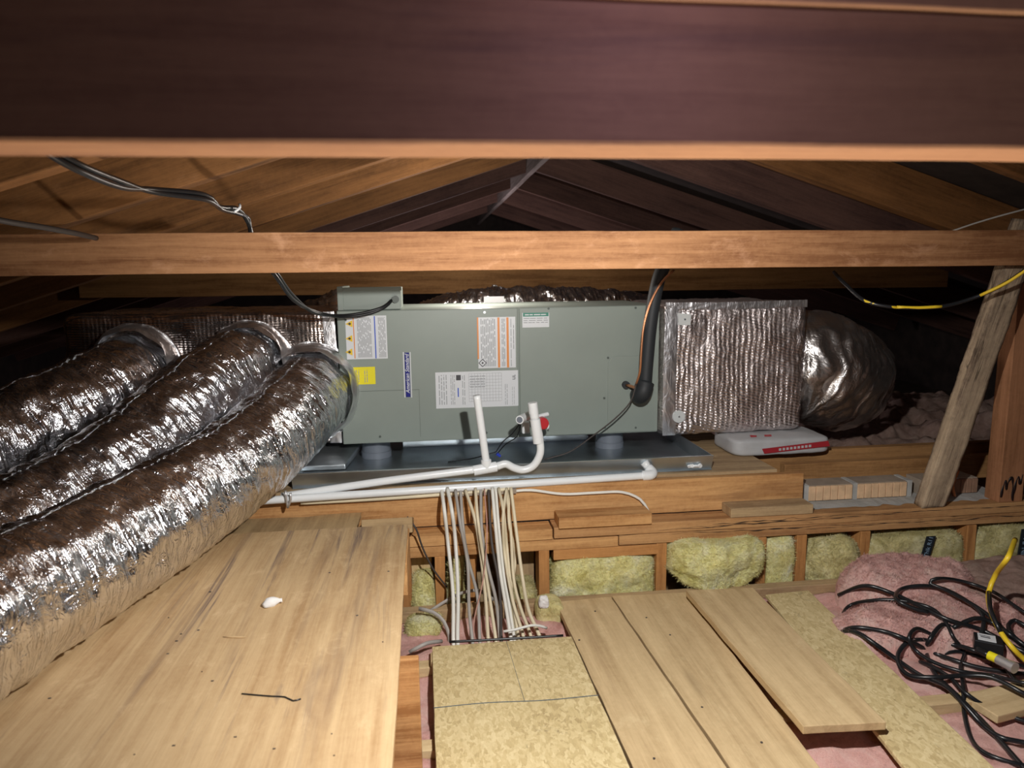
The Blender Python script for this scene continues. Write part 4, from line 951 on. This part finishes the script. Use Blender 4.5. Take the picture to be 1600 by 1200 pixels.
def brick(x0, x1, m, label, n=6):
    t = thing('clay_brick', label, 'brick', ((x0 + x1) / 2, 2.50, .222), 'hollow clay bricks on the wall plate')
    b = MB(); b.box((x0, 2.478, .2225), (x1, 2.565, .283)); b.build('brick_core', M_DUST, t)
    b = MB(); w_ = (x1 - x0) / n
    for i in range(n): b.box((x0 + i * w_ + .0012, 2.470, .2235), (x0 + (i + 1) * w_ - .0012, 2.480, .280))
    b.build('fluted_face', m, t, bevel=.002); return t
M_DUST = plain('dusty_clay', (0.33, 0.27, 0.21), 0.95, var=0.25, bscale=50, bstr=.4)
brick(1.432, 1.612, M_BRICK, 'buff clay brick at left end of the row beside the platform')
brick(1.632, 1.838, M_BRICK, 'buff clay brick left of the leaning post', 7)
brick(1.90, 2.03, M_BRICKD, 'brown clay brick behind the copper pipe', 5)
brick(2.04, 2.14, M_BRICKD, 'dull brown clay brick left of the corner post', 4)
b = MB()
for x in (1.416, 1.615, 1.842, 2.03):
    b.box((x, 2.474, .2175), (x + .016 + random.random() * .012, 2.56, .285))
vs = []; fs = []; n = 90
for i in range(n + 1):
    x = 1.41 + (2.22 - 1.41) * i / n; h = .006 + .006 * abs(noise.noise(Vector((x * 30, 0, 0)))); y0 = 2.40 + .02 * noise.noise(Vector((x * 22, 3, 0)))
    vs += [(x, y0, .2172), (x, y0 + .04, .2172 + h * .5), (x, 2.56, .2222), (x, 2.56, .2172)]
for i in range(n):
    for k in range(4): fs.append((i * 4 + k, i * 4 + (k + 1) % 4, i * 4 + 4 + (k + 1) % 4, i * 4 + 4 + k))
b.add(vs, fs, False); o = b.build('mortar_bed', M_MORT); tag(o, 'crumbly grey mortar bedding the clay bricks', 'mortar', kind='stuff')
b = MB(); b.tube([aY(1497, 735, 2.46), aY(1488, 757, 2.452), aY(1491, 775, 2.448), aY(1491, 800, 2.448)], .0065, 12); b.tube([(aY(1491, 800, 2.448).x, 2.448, .21), (aY(1491, 800, 2.448).x, 2.45, .05)], .0065, 12); tag(b.build('copper_pipe', M_COP), 'short dull copper pipe between the bricks and the corner post', 'pipe')

bag = thing('cement_bag', 'grey paper bag with red band lying under the foil box', 'bag', (1.43, 2.72, .357))
def bagsag(w_, q): return w_
bo = batt('bag_body', (1.215, 2.66, .354), (1.635, 2.90, .428), M_BAGW, 3, .006, 30, power=7, parent=bag)
p = [(1.34, .372), (1.62, .392), (1.612, .414), (1.33, .392)]
b = MB(); b.prism([(x, 2.6555, z - .004) for x, z in p], (0, .004, 0)); b.build('red_band', M_BAGR, bag)
b = MB()
for i in range(9): b.box((1.40 + i * .016, 2.654, .378 + i * .0012), (1.41 + i * .016, 2.656, .388 + i * .0012))
b.build('band_lettering', M_BAGW, bag)
b = MB(); b.prism([(1.30, 2.70, .4285), (1.325, 2.70, .4285), (1.335, 2.72, .4290), (1.31, 2.73, .4290)], (0, 0, .001)); b.prism([(1.36, 2.70, .4285), (1.39, 2.70, .4285), (1.40, 2.725, .429), (1.37, 2.725, .429)], (0, 0, .001)); b.build('printed_marks', M_RED, bag)

# blown insulation in the right background
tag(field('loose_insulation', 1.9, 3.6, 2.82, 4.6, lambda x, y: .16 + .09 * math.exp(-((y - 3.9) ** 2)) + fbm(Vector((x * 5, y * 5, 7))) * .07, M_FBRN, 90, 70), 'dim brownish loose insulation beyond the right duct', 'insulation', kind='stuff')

# ================================================================== LEFT PLYWOOD DECK
o = plank('plywood_sheet', (-.74, .2, .294), (-.74, 2.235, .294), 1.32, .012, (0, 0, 1), W_PLY, seg=40, warp=.002, bevel=.001, seed=2)
tag(o, 'large stained plywood sheet covering the lower left', 'plywood')
pb = o
def on_ply(px, py, lift=0): q = aZ(px, py, .3005 + lift); return q
o = plank('plywood_sheet', (-.62, 2.238, .277), (-.62, 2.436, .272), .74, .012, (0, 0, 1), W_PLY2, seg=10, ends=(0, .05), bevel=.001)
tag(o, 'dusty plywood strip beyond the large sheet, under the white pipe', 'plywood')
o = plank('wood_block', (-.232, 2.335, .262), (-.068, 2.335, .262), .19, .05, (0, .35, 1), W_PLY2, seg=6); tag(o, 'pale plaster smeared block between the deck and the platform', 'block')
o = plank('deck_joist', (-.125, 1.56, .115), (-.125, 2.24, .115), .04, .155, (0, 0, 1), W_GREY, seg=10, seed=7); tag(o, 'greyish joist below the right edge of the deck', 'joist')
o = plank('deck_joist', (-.100, 1.95, .238), (-.100, 2.24, .238), .045, .098, (0, 0, 1), W_PINE, seg=10, seed=8); tag(o, 'short pine joist end under the far corner of the deck', 'joist')
o = plank('deck_header', (-.30, 1.50, .11), (-.042, 1.50, .11), .285, .02, (0, -1, 0), W_PINE, seg=10, seed=9); tag(o, 'upright brown plywood header below the deck edge', 'board')
o = plank('deck_joist', (-.105, .3, .20), (-.105, 1.48, .20), .02, .17, (0, 0, 1), W_PINE, seg=10, seed=8); tag(o, 'pine joist under the near edge of the deck', 'joist')
b = MB(); q = on_ply(428, 941, .008)
b.tube([q + Vector((-.022, -.012, -.005)), q + Vector((-.006, 0, 0)), q + Vector((.018, .008, .001))], lambda u, l: .004 + .012 * math.sin(math.pi * min(1, u * 1.1 + .05)) ** .8 * .8, 14, True, wrinkle(2, .003, 60), step=.003); tag(b.build('foam_crumb', M_CRUMB), 'small white foam crumb on the plywood sheet', 'debris')
b = MB(); b.tube([on_ply(*p, .002) for p in ((378, 1084), (400, 1086), (425, 1088), (445, 1089), (458, 1095), (470, 1092))], .0016, 8); tag(b.build('wire_scrap', M_BLK), 'short black wire scrap lying on the plywood sheet', 'wire')
b = MB(); q0, q1 = on_ply(348, 995, .002), on_ply(384, 996, .002); b.tube([q0, (q0 + q1) / 2, q1], lambda u, l: .0005 + .0025 * math.sin(math.pi * u), 6); tag(b.build('wood_splinter', W_PLY), 'thin wood splinter on the plywood sheet', 'debris')
b = MB()
for i in range(18):
    q = on_ply(random.uniform(60, 600), random.uniform(850, 1190), .001); s_ = random.uniform(.0006, .0014)
    b.box(q - Vector((s_ * 2, s_, .001)), q + Vector((s_ * 2, s_, .001)))
tag(b.build('dust_specks', M_DKC), 'dark specks of dirt scattered over the plywood sheet', 'debris', kind='stuff')

# ================================================================== LOOSE FLOOR BOARDS
def quadboard(name, corners, zt, thk, m, label, nx=36, ny=8, seed=0, axis=None):
    """board given by its top corners on height zt: near-left, near-right, far-right, far-left"""
    nl, nr, fr, fl = [Vector((c[0], c[1], zt if len(c) < 3 else c[2])) for c in corners]
    x = ((fl + fr) / 2 - (nl + nr) / 2); L_ = x.length; x.normalize(); up = Vector((0, 0, 1)); up = (up - x * up.dot(x)).normalized(); y = up.cross(x); O = (nl + nr) / 2
    inv = Matrix((x, y, up))
    vs = []; ring = 2 * (ny + 1)
    for i in range(nx + 1):
        t = i / nx; A = nl.lerp(fl, t); B = nr.lerp(fr, t)
        row = []
        for j in range(ny + 1):
            s = j / ny; p = A.lerp(B, s); e = 1 if j in (0, ny) else 0
            p = p + (B - A).normalized() * noise.noise(Vector((t * L_ * 10, s * 3, seed))) * .002 * e + up * noise.noise(Vector((t * 3, s * 2, seed))) * .0015
            row.append(p)
        vs += [inv @ (p - O) for p in row] + [inv @ (p - up * thk - O) for p in reversed(row)]
    fs = [(i * ring + k, i * ring + (k + 1) % ring, (i + 1) * ring + (k + 1) % ring, (i + 1) * ring + k) for i in range(nx) for k in range(ring)]
    fs += [tuple(range(ring)), tuple(range(nx * ring, nx * ring + ring))[::-1]]
    me = bpy.data.meshes.new(name); me.from_pydata(vs, [], fs); me.materials.append(m)
    bm = bmesh.new(); bm.from_mesh(me); bmesh.ops.recalc_face_normals(bm, faces=bm.faces); bm.to_mesh(me); bm.free()
    o = bpy.data.objects.new(name, me); COL.objects.link(o); o.matrix_basis = Matrix.Translation(O) @ inv.transposed().to_4x4()
    md_ = o.modifiers.new('edge', 'BEVEL'); md_.width = .002; md_.segments = 2; md_.limit_method = 'ANGLE'; md_.angle_limit = .9
    return o
def Q(z, *pts): return [aZ(px, py, z) for px, py in pts]
def extend(c, y):        # run the near edge on to depth y
    nl, nr, fr, fl = c
    f = lambda n, g: g + (n - g) * ((g.y - y) / (g.y - n.y))
    return [f(nl, fl), f(nr, fr), fr, fl]
BZ = .002
q = extend(Q(.012, (681, 1200), (985, 1200), (893, 994), (675, 1010)), 1.12)
o = quadboard('osb_sheet', q, .012, .011, M_OSB, ''); tag(o, 'square chipboard sheet in front of the white cables', 'board')
osb_o = o
b = MB(); z_ = .0128
b.tube([Vector((p.x, p.y, z_)) for p in Q(.013, (677, 1106), (760, 1098), (850, 1094), (935, 1086))], .0012, 6); b.tube([Vector((p.x, p.y, z_)) for p in Q(.013, (790, 998), (800, 1030), (812, 1070), (820, 1096))], .0006, 6)
ln = b.build('pencil_line', plain('chalk_line', (.10, .13, .15), .9), None); ln.parent = osb_o; ln.matrix_basis = osb_o.matrix_basis.inverted() @ Matrix.Translation(ln['_o'])
q = extend(Q(BZ, (990, 1200), (1136, 1200), (954, 932), (869, 940)), 1.12); o = quadboard('floor_board', q, BZ, .02, W_BOARD, '', seed=1); tag(o, 'pale floor board next to the chipboard sheet', 'board', 'loose floor boards')
q = extend(Q(BZ, (1142, 1200), (1282, 1200), (1072, 925), (956, 931)), 1.12); o = quadboard('floor_board', q, BZ, .02, W_BOARD, '', seed=2); tag(o, 'pale floor board second from the chipboard, left of the open gap', 'board', 'loose floor boards')
c_ = [aZ(1255, 1135, .045), aZ(1385, 1128, .045), aZ(1176, 918, .04), aZ(1072, 922, .04)]
o = quadboard('floor_board', c_, .045, .021, W_BOARD, '', seed=3); tag(o, 'tan floor board lying on top of others with a sawn near end', 'board', 'loose floor boards')
q = extend(Q(.004, (1415, 1200), (1555, 1200), (1263, 922), (1196, 929)), 1.12); o = quadboard('osb_strip', q, .004, .012, M_OSB, '', seed=4); tag(o, 'long chipboard strip right of the raised tan board', 'board')
# short offcuts at right and left
o = plank('wood_offcut', aZ(1530, 1108, -.03), aZ(1640, 1080, -.03), .10, .022, (0, 0, 1), W_BOARD, seg=6); tag(o, 'short board offcut lying near the joist at lower right', 'offcut')
o = plank('wood_offcut', (.02, 2.02, -.04), (.33, 2.03, -.04), .03, .03, (0, 0, 1), W_DUSTY, seg=6); tag(o, 'thin strip of wood behind the chipboard sheet', 'offcut')
o = plank('wood_offcut', (-.02, 1.93, -.005), (.05, 1.93, -.005), .05, .02, (0, 0, 1), W_BOARD, seg=4); tag(o, 'small offcut at the far left corner of the chipboard', 'offcut')

def nail(par, p):
    b = MB(); b.cyl(Vector(p) - Vector((0, 0, .004)), Vector(p) + Vector((0, 0, .0008)), .0032, 10); attach(b.build('nail_head', M_DKC), par)
for ob, zz, pts in ((pb, .3002, ((404, 1152), (262, 1022), (515, 895), (607, 893), (558, 962), (590, 1120), (310, 985))),):
    for p in pts: nail(ob, aZ(*p, zz))
bds = [o for o in COL.objects if o.name.startswith('floor_board')]
for p in ((1022, 1185), (930, 955), (905, 1000)): nail(bds[0], aZ(*p, BZ + .0005))
for p in ((1097, 1105), (1010, 965), (1190, 1160), (1047, 992)): nail(bds[1], aZ(*p, BZ + .0005))
# ================================================================== CABLE BUNDLE THROUGH THE WALL
def z1c(x, y): return 600 + x / 4.287, 740 + y / 4.287
NM = [(M_NMW, .0072, 'white flat cable at the left side of the bunch', [(385, 100), (405, 250), (430, 480), (462, 800), (465, 1120)]),
      (M_NMW, .0072, 'white flat cable second from the left of the bunch', [(425, 100), (455, 250), (478, 450), (496, 800), (493, 1115)]),
      (M_GREYC, .0062, 'grey cable third from the left', [(478, 110), (510, 330), (560, 600), (570, 900), (592, 1115)]),
      (M_GREYC, .0062, 'grey cable crossing behind the third one', [(512, 100), (530, 360), (560, 560), (625, 820), (642, 1115)]),
      (M_NMB, .0062, 'cream cable slanting from the left of the middle group', [(545, 110), (610, 310), (650, 560), (680, 830), (698, 1110)]),
      (M_NMB, .0062, 'cream cable beside the slanting one', [(612, 100), (630, 320), (668, 580), (712, 860), (748, 1105)]),
      (M_GREYC, .0065, 'grey cable right of the middle cream pair', [(648, 105), (655, 380), (695, 620), (750, 850), (776, 1090)]),
      (M_DKC, .0055, 'dark brown cable low in the middle of the bunch', [(700, 110), (720, 450), (765, 700), (782, 900), (785, 1095)]),
      (M_NMW, .0068, 'thick printed white cable in the middle', [(725, 95), (745, 330), (778, 650), (815, 880), (850, 1105)]),
      (M_NMW, .0062, 'white cable tight beside the thick printed one', [(748, 95), (768, 350), (800, 660), (838, 880), (872, 1100)]),
      (M_NMB, .0062, 'cream cable curving behind the right group', [(768, 100), (800, 250), (822, 480), (850, 760), (900, 1095)]),
      (M_NMB, .0062, 'cream cable bowing left in the right group', [(822, 100), (798, 300), (812, 560), (865, 860), (935, 1095)]),
      (M_NMB, .0062, 'cream cable crossing over the right group', [(838, 105), (838, 330), (880, 560), (852, 780), (868, 940), (895, 1095)]),
      (M_NMB, .0062, 'cream cable between the crossing and outer ones', [(820, 110), (850, 400), (868, 700), (915, 900), (985, 1095)]),
      (M_NMB, .0066, 'outermost cream cable swinging to the right', [(850, 95), (888, 400), (928, 700), (970, 920), (1045, 1100)])]
for i, (m, r, lb, pts) in enumerate(NM):
    P = []
    n = len(pts)
    for k, (x, y) in enumerate(pts):
        px, py = z1c(x, y); fr = (y - 100) / 1010
        Y = 2.432 - .020 * (i % 3) if k == 0 else (2.325 - (i % 3) * .014 if fr < .45 else 2.325 - (i % 3) * .014 - (fr - .45) * .45)
        P.append(aY(px, py, Y))
    P.append(P[-1] + Vector((.004, -.03, -.07)))
    b = MB(); b.tube(P, r * 1.12, 12, True, step=.015, flat=.8); o = b.build('wiring_cable', m); tag(o, lb, 'cable', 'house wiring cables dropping through the wall')
b = MB(); b.tube([aY(*z1c(x, y), Y) for x, y, Y in ((672, 100, 2.40), (690, 380, 2.29), (665, 700, 2.24), (610, 950, 2.12), (595, 1115, 2.05))], .0022, 8); tag(b.build('thin_wire', M_PINKW), 'thin pinkish twisted wire hanging among the cables', 'wire')
b = MB(); b.tube([aY(*z1c(x, y), Y) for x, y, Y in ((155, 290, 2.30), (215, 370, 2.30), (260, 500, 2.32), (330, 640, 2.32), (420, 760, 2.33))], .0032, 8); tag(b.build('thin_wire', M_DKC), 'dark wire drooping from the deck corner to the cables', 'wire')
b = MB(); b.tube([aY(*z1c(x, y), Y) for x, y, Y in ((235, 905, 2.2), (330, 930, 2.18), (400, 990, 2.16), (435, 1080, 2.14), (440, 1130, 2.12))], .007, 10, flat=.7); tag(b.build('wiring_cable', M_GREYC), 'grey flat cable bending down left of the bunch', 'cable')
b = MB(); b.tube([aY(*z1c(x, y), Y) for x, y, Y in ((310, 920, 2.26), (420, 850, 2.28), (520, 800, 2.30), (640, 785, 2.32), (740, 850, 2.32))], .006, 10, flat=.7); tag(b.build('wiring_cable', M_GREYC), 'grey flat cable arching behind the white ones', 'cable')
b = MB(); b.tube([aY(*z1c(x, y), Y) for x, y, Y in ((800, 1058, 2.03), (880, 1045, 2.03), (980, 1018, 2.04), (1040, 1020, 2.05), (1090, 1035, 2.06))], .0042, 10); tag(b.build('thin_wire', M_NMW), 'white wire lying across the foot of the cable bunch', 'wire')
b = MB(); b.tube([Vector((p.x, p.y, .0165)) for p in Q(.0165, (702, 1003), (760, 1000), (830, 996), (880, 993))], .004, 8); tag(b.build('thin_wire', M_BLK), 'dark wire along the far edge of the chipboard sheet', 'wire')
b = MB(); b.tube([aY(640, 1019, 2.0), aY(660, 1008, 2.0), aY(672, 1004, 2.02), aY(690, 1002, 2.05)], .006, 8); tag(b.build('wiring_cable', M_GREYC), 'short grey cable between deck header and chipboard', 'cable')
b = MB(); b.tube([aY(798, 768, 2.432), aY(830, 766, 2.432), aY(880, 772, 2.432), (aY(930, 770, 2.432)), aY(972, 769, 2.432), aY(1000, 780, 2.43), aY(1012, 797, 2.425), aY(1017, 812, 2.405), aY(1018, 818, 2.36)], .0052, 12); 
b.v = [Vector((v.x, min(v.y, 2.439), v.z)) for v in b.v]
tag(b.build('wiring_cable', M_NMW), 'white cable stapled along the platform rim curving down at right', 'cable')
b = MB(); b.tube([aY(470, 786, 2.425), aY(600, 779, 2.43), aY(700, 772, 2.43), aY(800, 764, 2.43)], .007, 10); tag(b.build('wiring_cable', M_NMB), 'cream cable running level just below the drain pipe', 'cable')
b = MB(); b.box((aY(690, 760, 2.44).x, 2.425, .326), (aY(806, 760, 2.44).x, 2.4395, .3425)); tag(b.build('cable_strap', M_DUST), 'dusty strip holding the cables at the platform rim', 'strip')
wp = batt('paper_scrap', (.335, 2.17, .0), (.375, 2.21, .055), M_CRUMB, 2, .02, 16); tag(wp, 'crumpled white scrap at the right foot of the cables', 'debris')

# ================================================================== BLACK CABLE HEAP, YELLOW CORD, BOX
def onground(px, py, lift=.01):
    r = ray(px, py); z = .25; 
    for i in range(60):
        q = r * ((z - CZ) / r.z); g = ground(q.x, q.y) + lift
        nz_ = z + (g - z) * .5
        if abs(nz_ - z) < .0005: break
        z = nz_
    q = r * ((z - CZ) / r.z); return Vector((q.x, q.y, z))
def zc(x, y): return 1280 + x / 3.528, 860 + y / 3.528
HEAP = [[(100, 385), (160, 310), (300, 275), (460, 278), (620, 320), (700, 400), (740, 480), (800, 560), (780, 640), (795, 760), (800, 900), (840, 1040), (920, 1120), (1100, 1180), (1250, 1200)],
        [(110, 200), (250, 195), (400, 235), (560, 310), (720, 385), (900, 440), (1129, 560), (1250, 600)],
        [(860, 510), (905, 420), (890, 340), (800, 270), (680, 210), (560, 195), (450, 215), (425, 270), (520, 320), (600, 340)],
        [(1250, 400), (1129, 340), (980, 240), (860, 190), (740, 160), (650, 155), (610, 180), (700, 220), (850, 300), (960, 380), (1129, 540), (1250, 620)],
        [(110, 400), (200, 425), (350, 445), (480, 490), (620, 560), (760, 610), (900, 650), (1129, 680), (1260, 660)],
        [(100, 400), (200, 450), (300, 510), (440, 610), (560, 690), (700, 750), (800, 850), (900, 960), (1000, 1030), (1129, 1060), (1260, 1100)],
        [(640, 420), (540, 430), (495, 480), (530, 550), (640, 620), (800, 670), (960, 690), (1129, 730), (1260, 700)],
        [(1110, 690), (1000, 620), (850, 550), (740, 520), (600, 495), (500, 500), (440, 560), (440, 630), (500, 690), (640, 700), (800, 690), (950, 700), (1129, 790), (1260, 860)],
        [(760, 385), (680, 410), (610, 490), (590, 560), (640, 680), (760, 800), (880, 920), (980, 1030), (1129, 1200), (1200, 1280)],
        [(560, 560), (620, 640), (720, 700), (800, 780), (900, 850), (1000, 890), (1129, 940), (1260, 960)],
        [(1260, 440), (1129, 410), (1080, 385), (1045, 410), (1060, 460), (1129, 520), (1260, 600)],
        [(740, 375), (860, 375), (960, 400), (1060, 470), (1129, 520), (1260, 640)],
        [(640, 540), (720, 560), (800, 560), (900, 590), (1000, 600), (1129, 640), (1260, 680)]]
HL = ['black cable looping off the left of the heap then running down to the bottom edge', 'black cable entering over the folded pink insulation, uppermost at left',
      'black cable making the closed loop at the top of the heap', 'thin black cable doubling back at the top right of the heap', 'black cable running level from the chipboard strip to the right edge',
      'long black cable slanting from the chipboard strip to the lower right', 'black cable with a tight bend left of the adapter box', 'black cable making the big loop left of the adapter box',
      'black cable dropping steeply through the heap to the bottom corner', 'lowest black cable crossing the floor joist at right', 'small black cable loop at the right edge above the adapter box',
      'black cable passing just above the adapter box', 'short black cable running under the adapter box']
for i, pts in enumerate(HEAP):
    P = [onground(*zc(x, y), .010 + .007 * (i % 4)) for x, y in pts]
    if pts[0][0] < 1200: P[0].z -= .03
    b = MB(); b.tube(P, .0064 if i % 3 else .0055, 12, step=.012)
    tag(b.build('black_cable', M_BLK), HL[i], 'cable', 'black cables heaped on the insulation')
YC = [(1080, -60, .30), (1040, 40, .20), (975, 130, .12), (935, 230, .075), (945, 330, .06), (1000, 450, .05), (1060, 530, .04), (1129, 600, .03), (1230, 680, .02)]
yk = thing('extension_cord', 'yellow cord curving down into the heap of black cables', 'cord', onground(*zc(1060, 530)))
Pq = []
for x, y, l in YC:
    px, py = zc(x, y); q = onground(px, py, .01); z_ = q.z + l; Pq.append(aZ(px, py, z_) if l < .25 else aZ(px, py, q.z + l))
b = MB(); b.tube(Pq, .0072, 12); b.build('yellow_jacket', M_YELC, yk)
b = MB(); b.tube([p + Vector((-.003, -.004, .001)) for p in Pq[3:6]], .0066, 12); b.build('black_jacket', M_BLK, yk)
cbx = thing('inline_adapter', 'small black adapter box with pale label and yellow plug', 'adapter', onground(*zc(930, 530)))
c = onground(*zc(930, 520), .04); ax = Vector((.86, -.15, .0)).normalized(); ay = Vector((.25, .95, .0)).normalized()
ax = (aZ(*zc(1000, 490), c.z) - aZ(*zc(900, 470), c.z)).normalized(); ay = Vector((0, 0, 1)).cross(ax)
def obb(c, hx, hy, hz, ax, ay, m, name, parent, bevel=.003):
    az = ax.cross(ay); az = az if az.z > 0 else -az; b = MB()
    lo = [c + ax * sx * hx + ay * sy * hy - az * hz for sx, sy in ((-1, -1), (1, -1), (1, 1), (-1, 1))]; hi = [p + az * 2 * hz for p in lo]
    b.hexa(lo, hi); return b.build(name, m, parent, bevel=bevel)
obb(c, .036, .028, .020, ax, ay, M_BLK, 'adapter_box', cbx)
lb_ = obb(c + Vector((-.004, .002, .021)), .022, .020, .0012, ax, ay, M_WHITE, 'paper_label', cbx, 0)
obb(c + Vector((-.008, .002, .0225)), .012, .002, .0006, ax, ay, M_INK, 'label_print', cbx, 0); obb(c + Vector((-.004, .010, .0225)), .013, .001, .0006, ax, ay, M_INK, 'label_print', cbx, 0)
u0, u1, u2, u3 = [aZ(*zc(*p), c.z + .01) for p in ((900, 560), (935, 578), (985, 600), (1080, 650))]
b = MB(); b.tube([u0 - (u1 - u0), u0, u1], .008, 14); b.build('strain_relief', M_BLK, cbx)
b = MB(); b.cyl(u1, u2, .0125, 24); b.build('yellow_plug', M_YEL, cbx)
b = MB(); b.cyl(u2, u2.lerp(u3, .75), .0135, 24); b.cyl(u2.lerp(u3, .75), u3, .0155, 24); b.build('connector_barrel', M_CHROME, cbx)

for o in list(COL.objects):
    if '_o' in o: del o['_o']
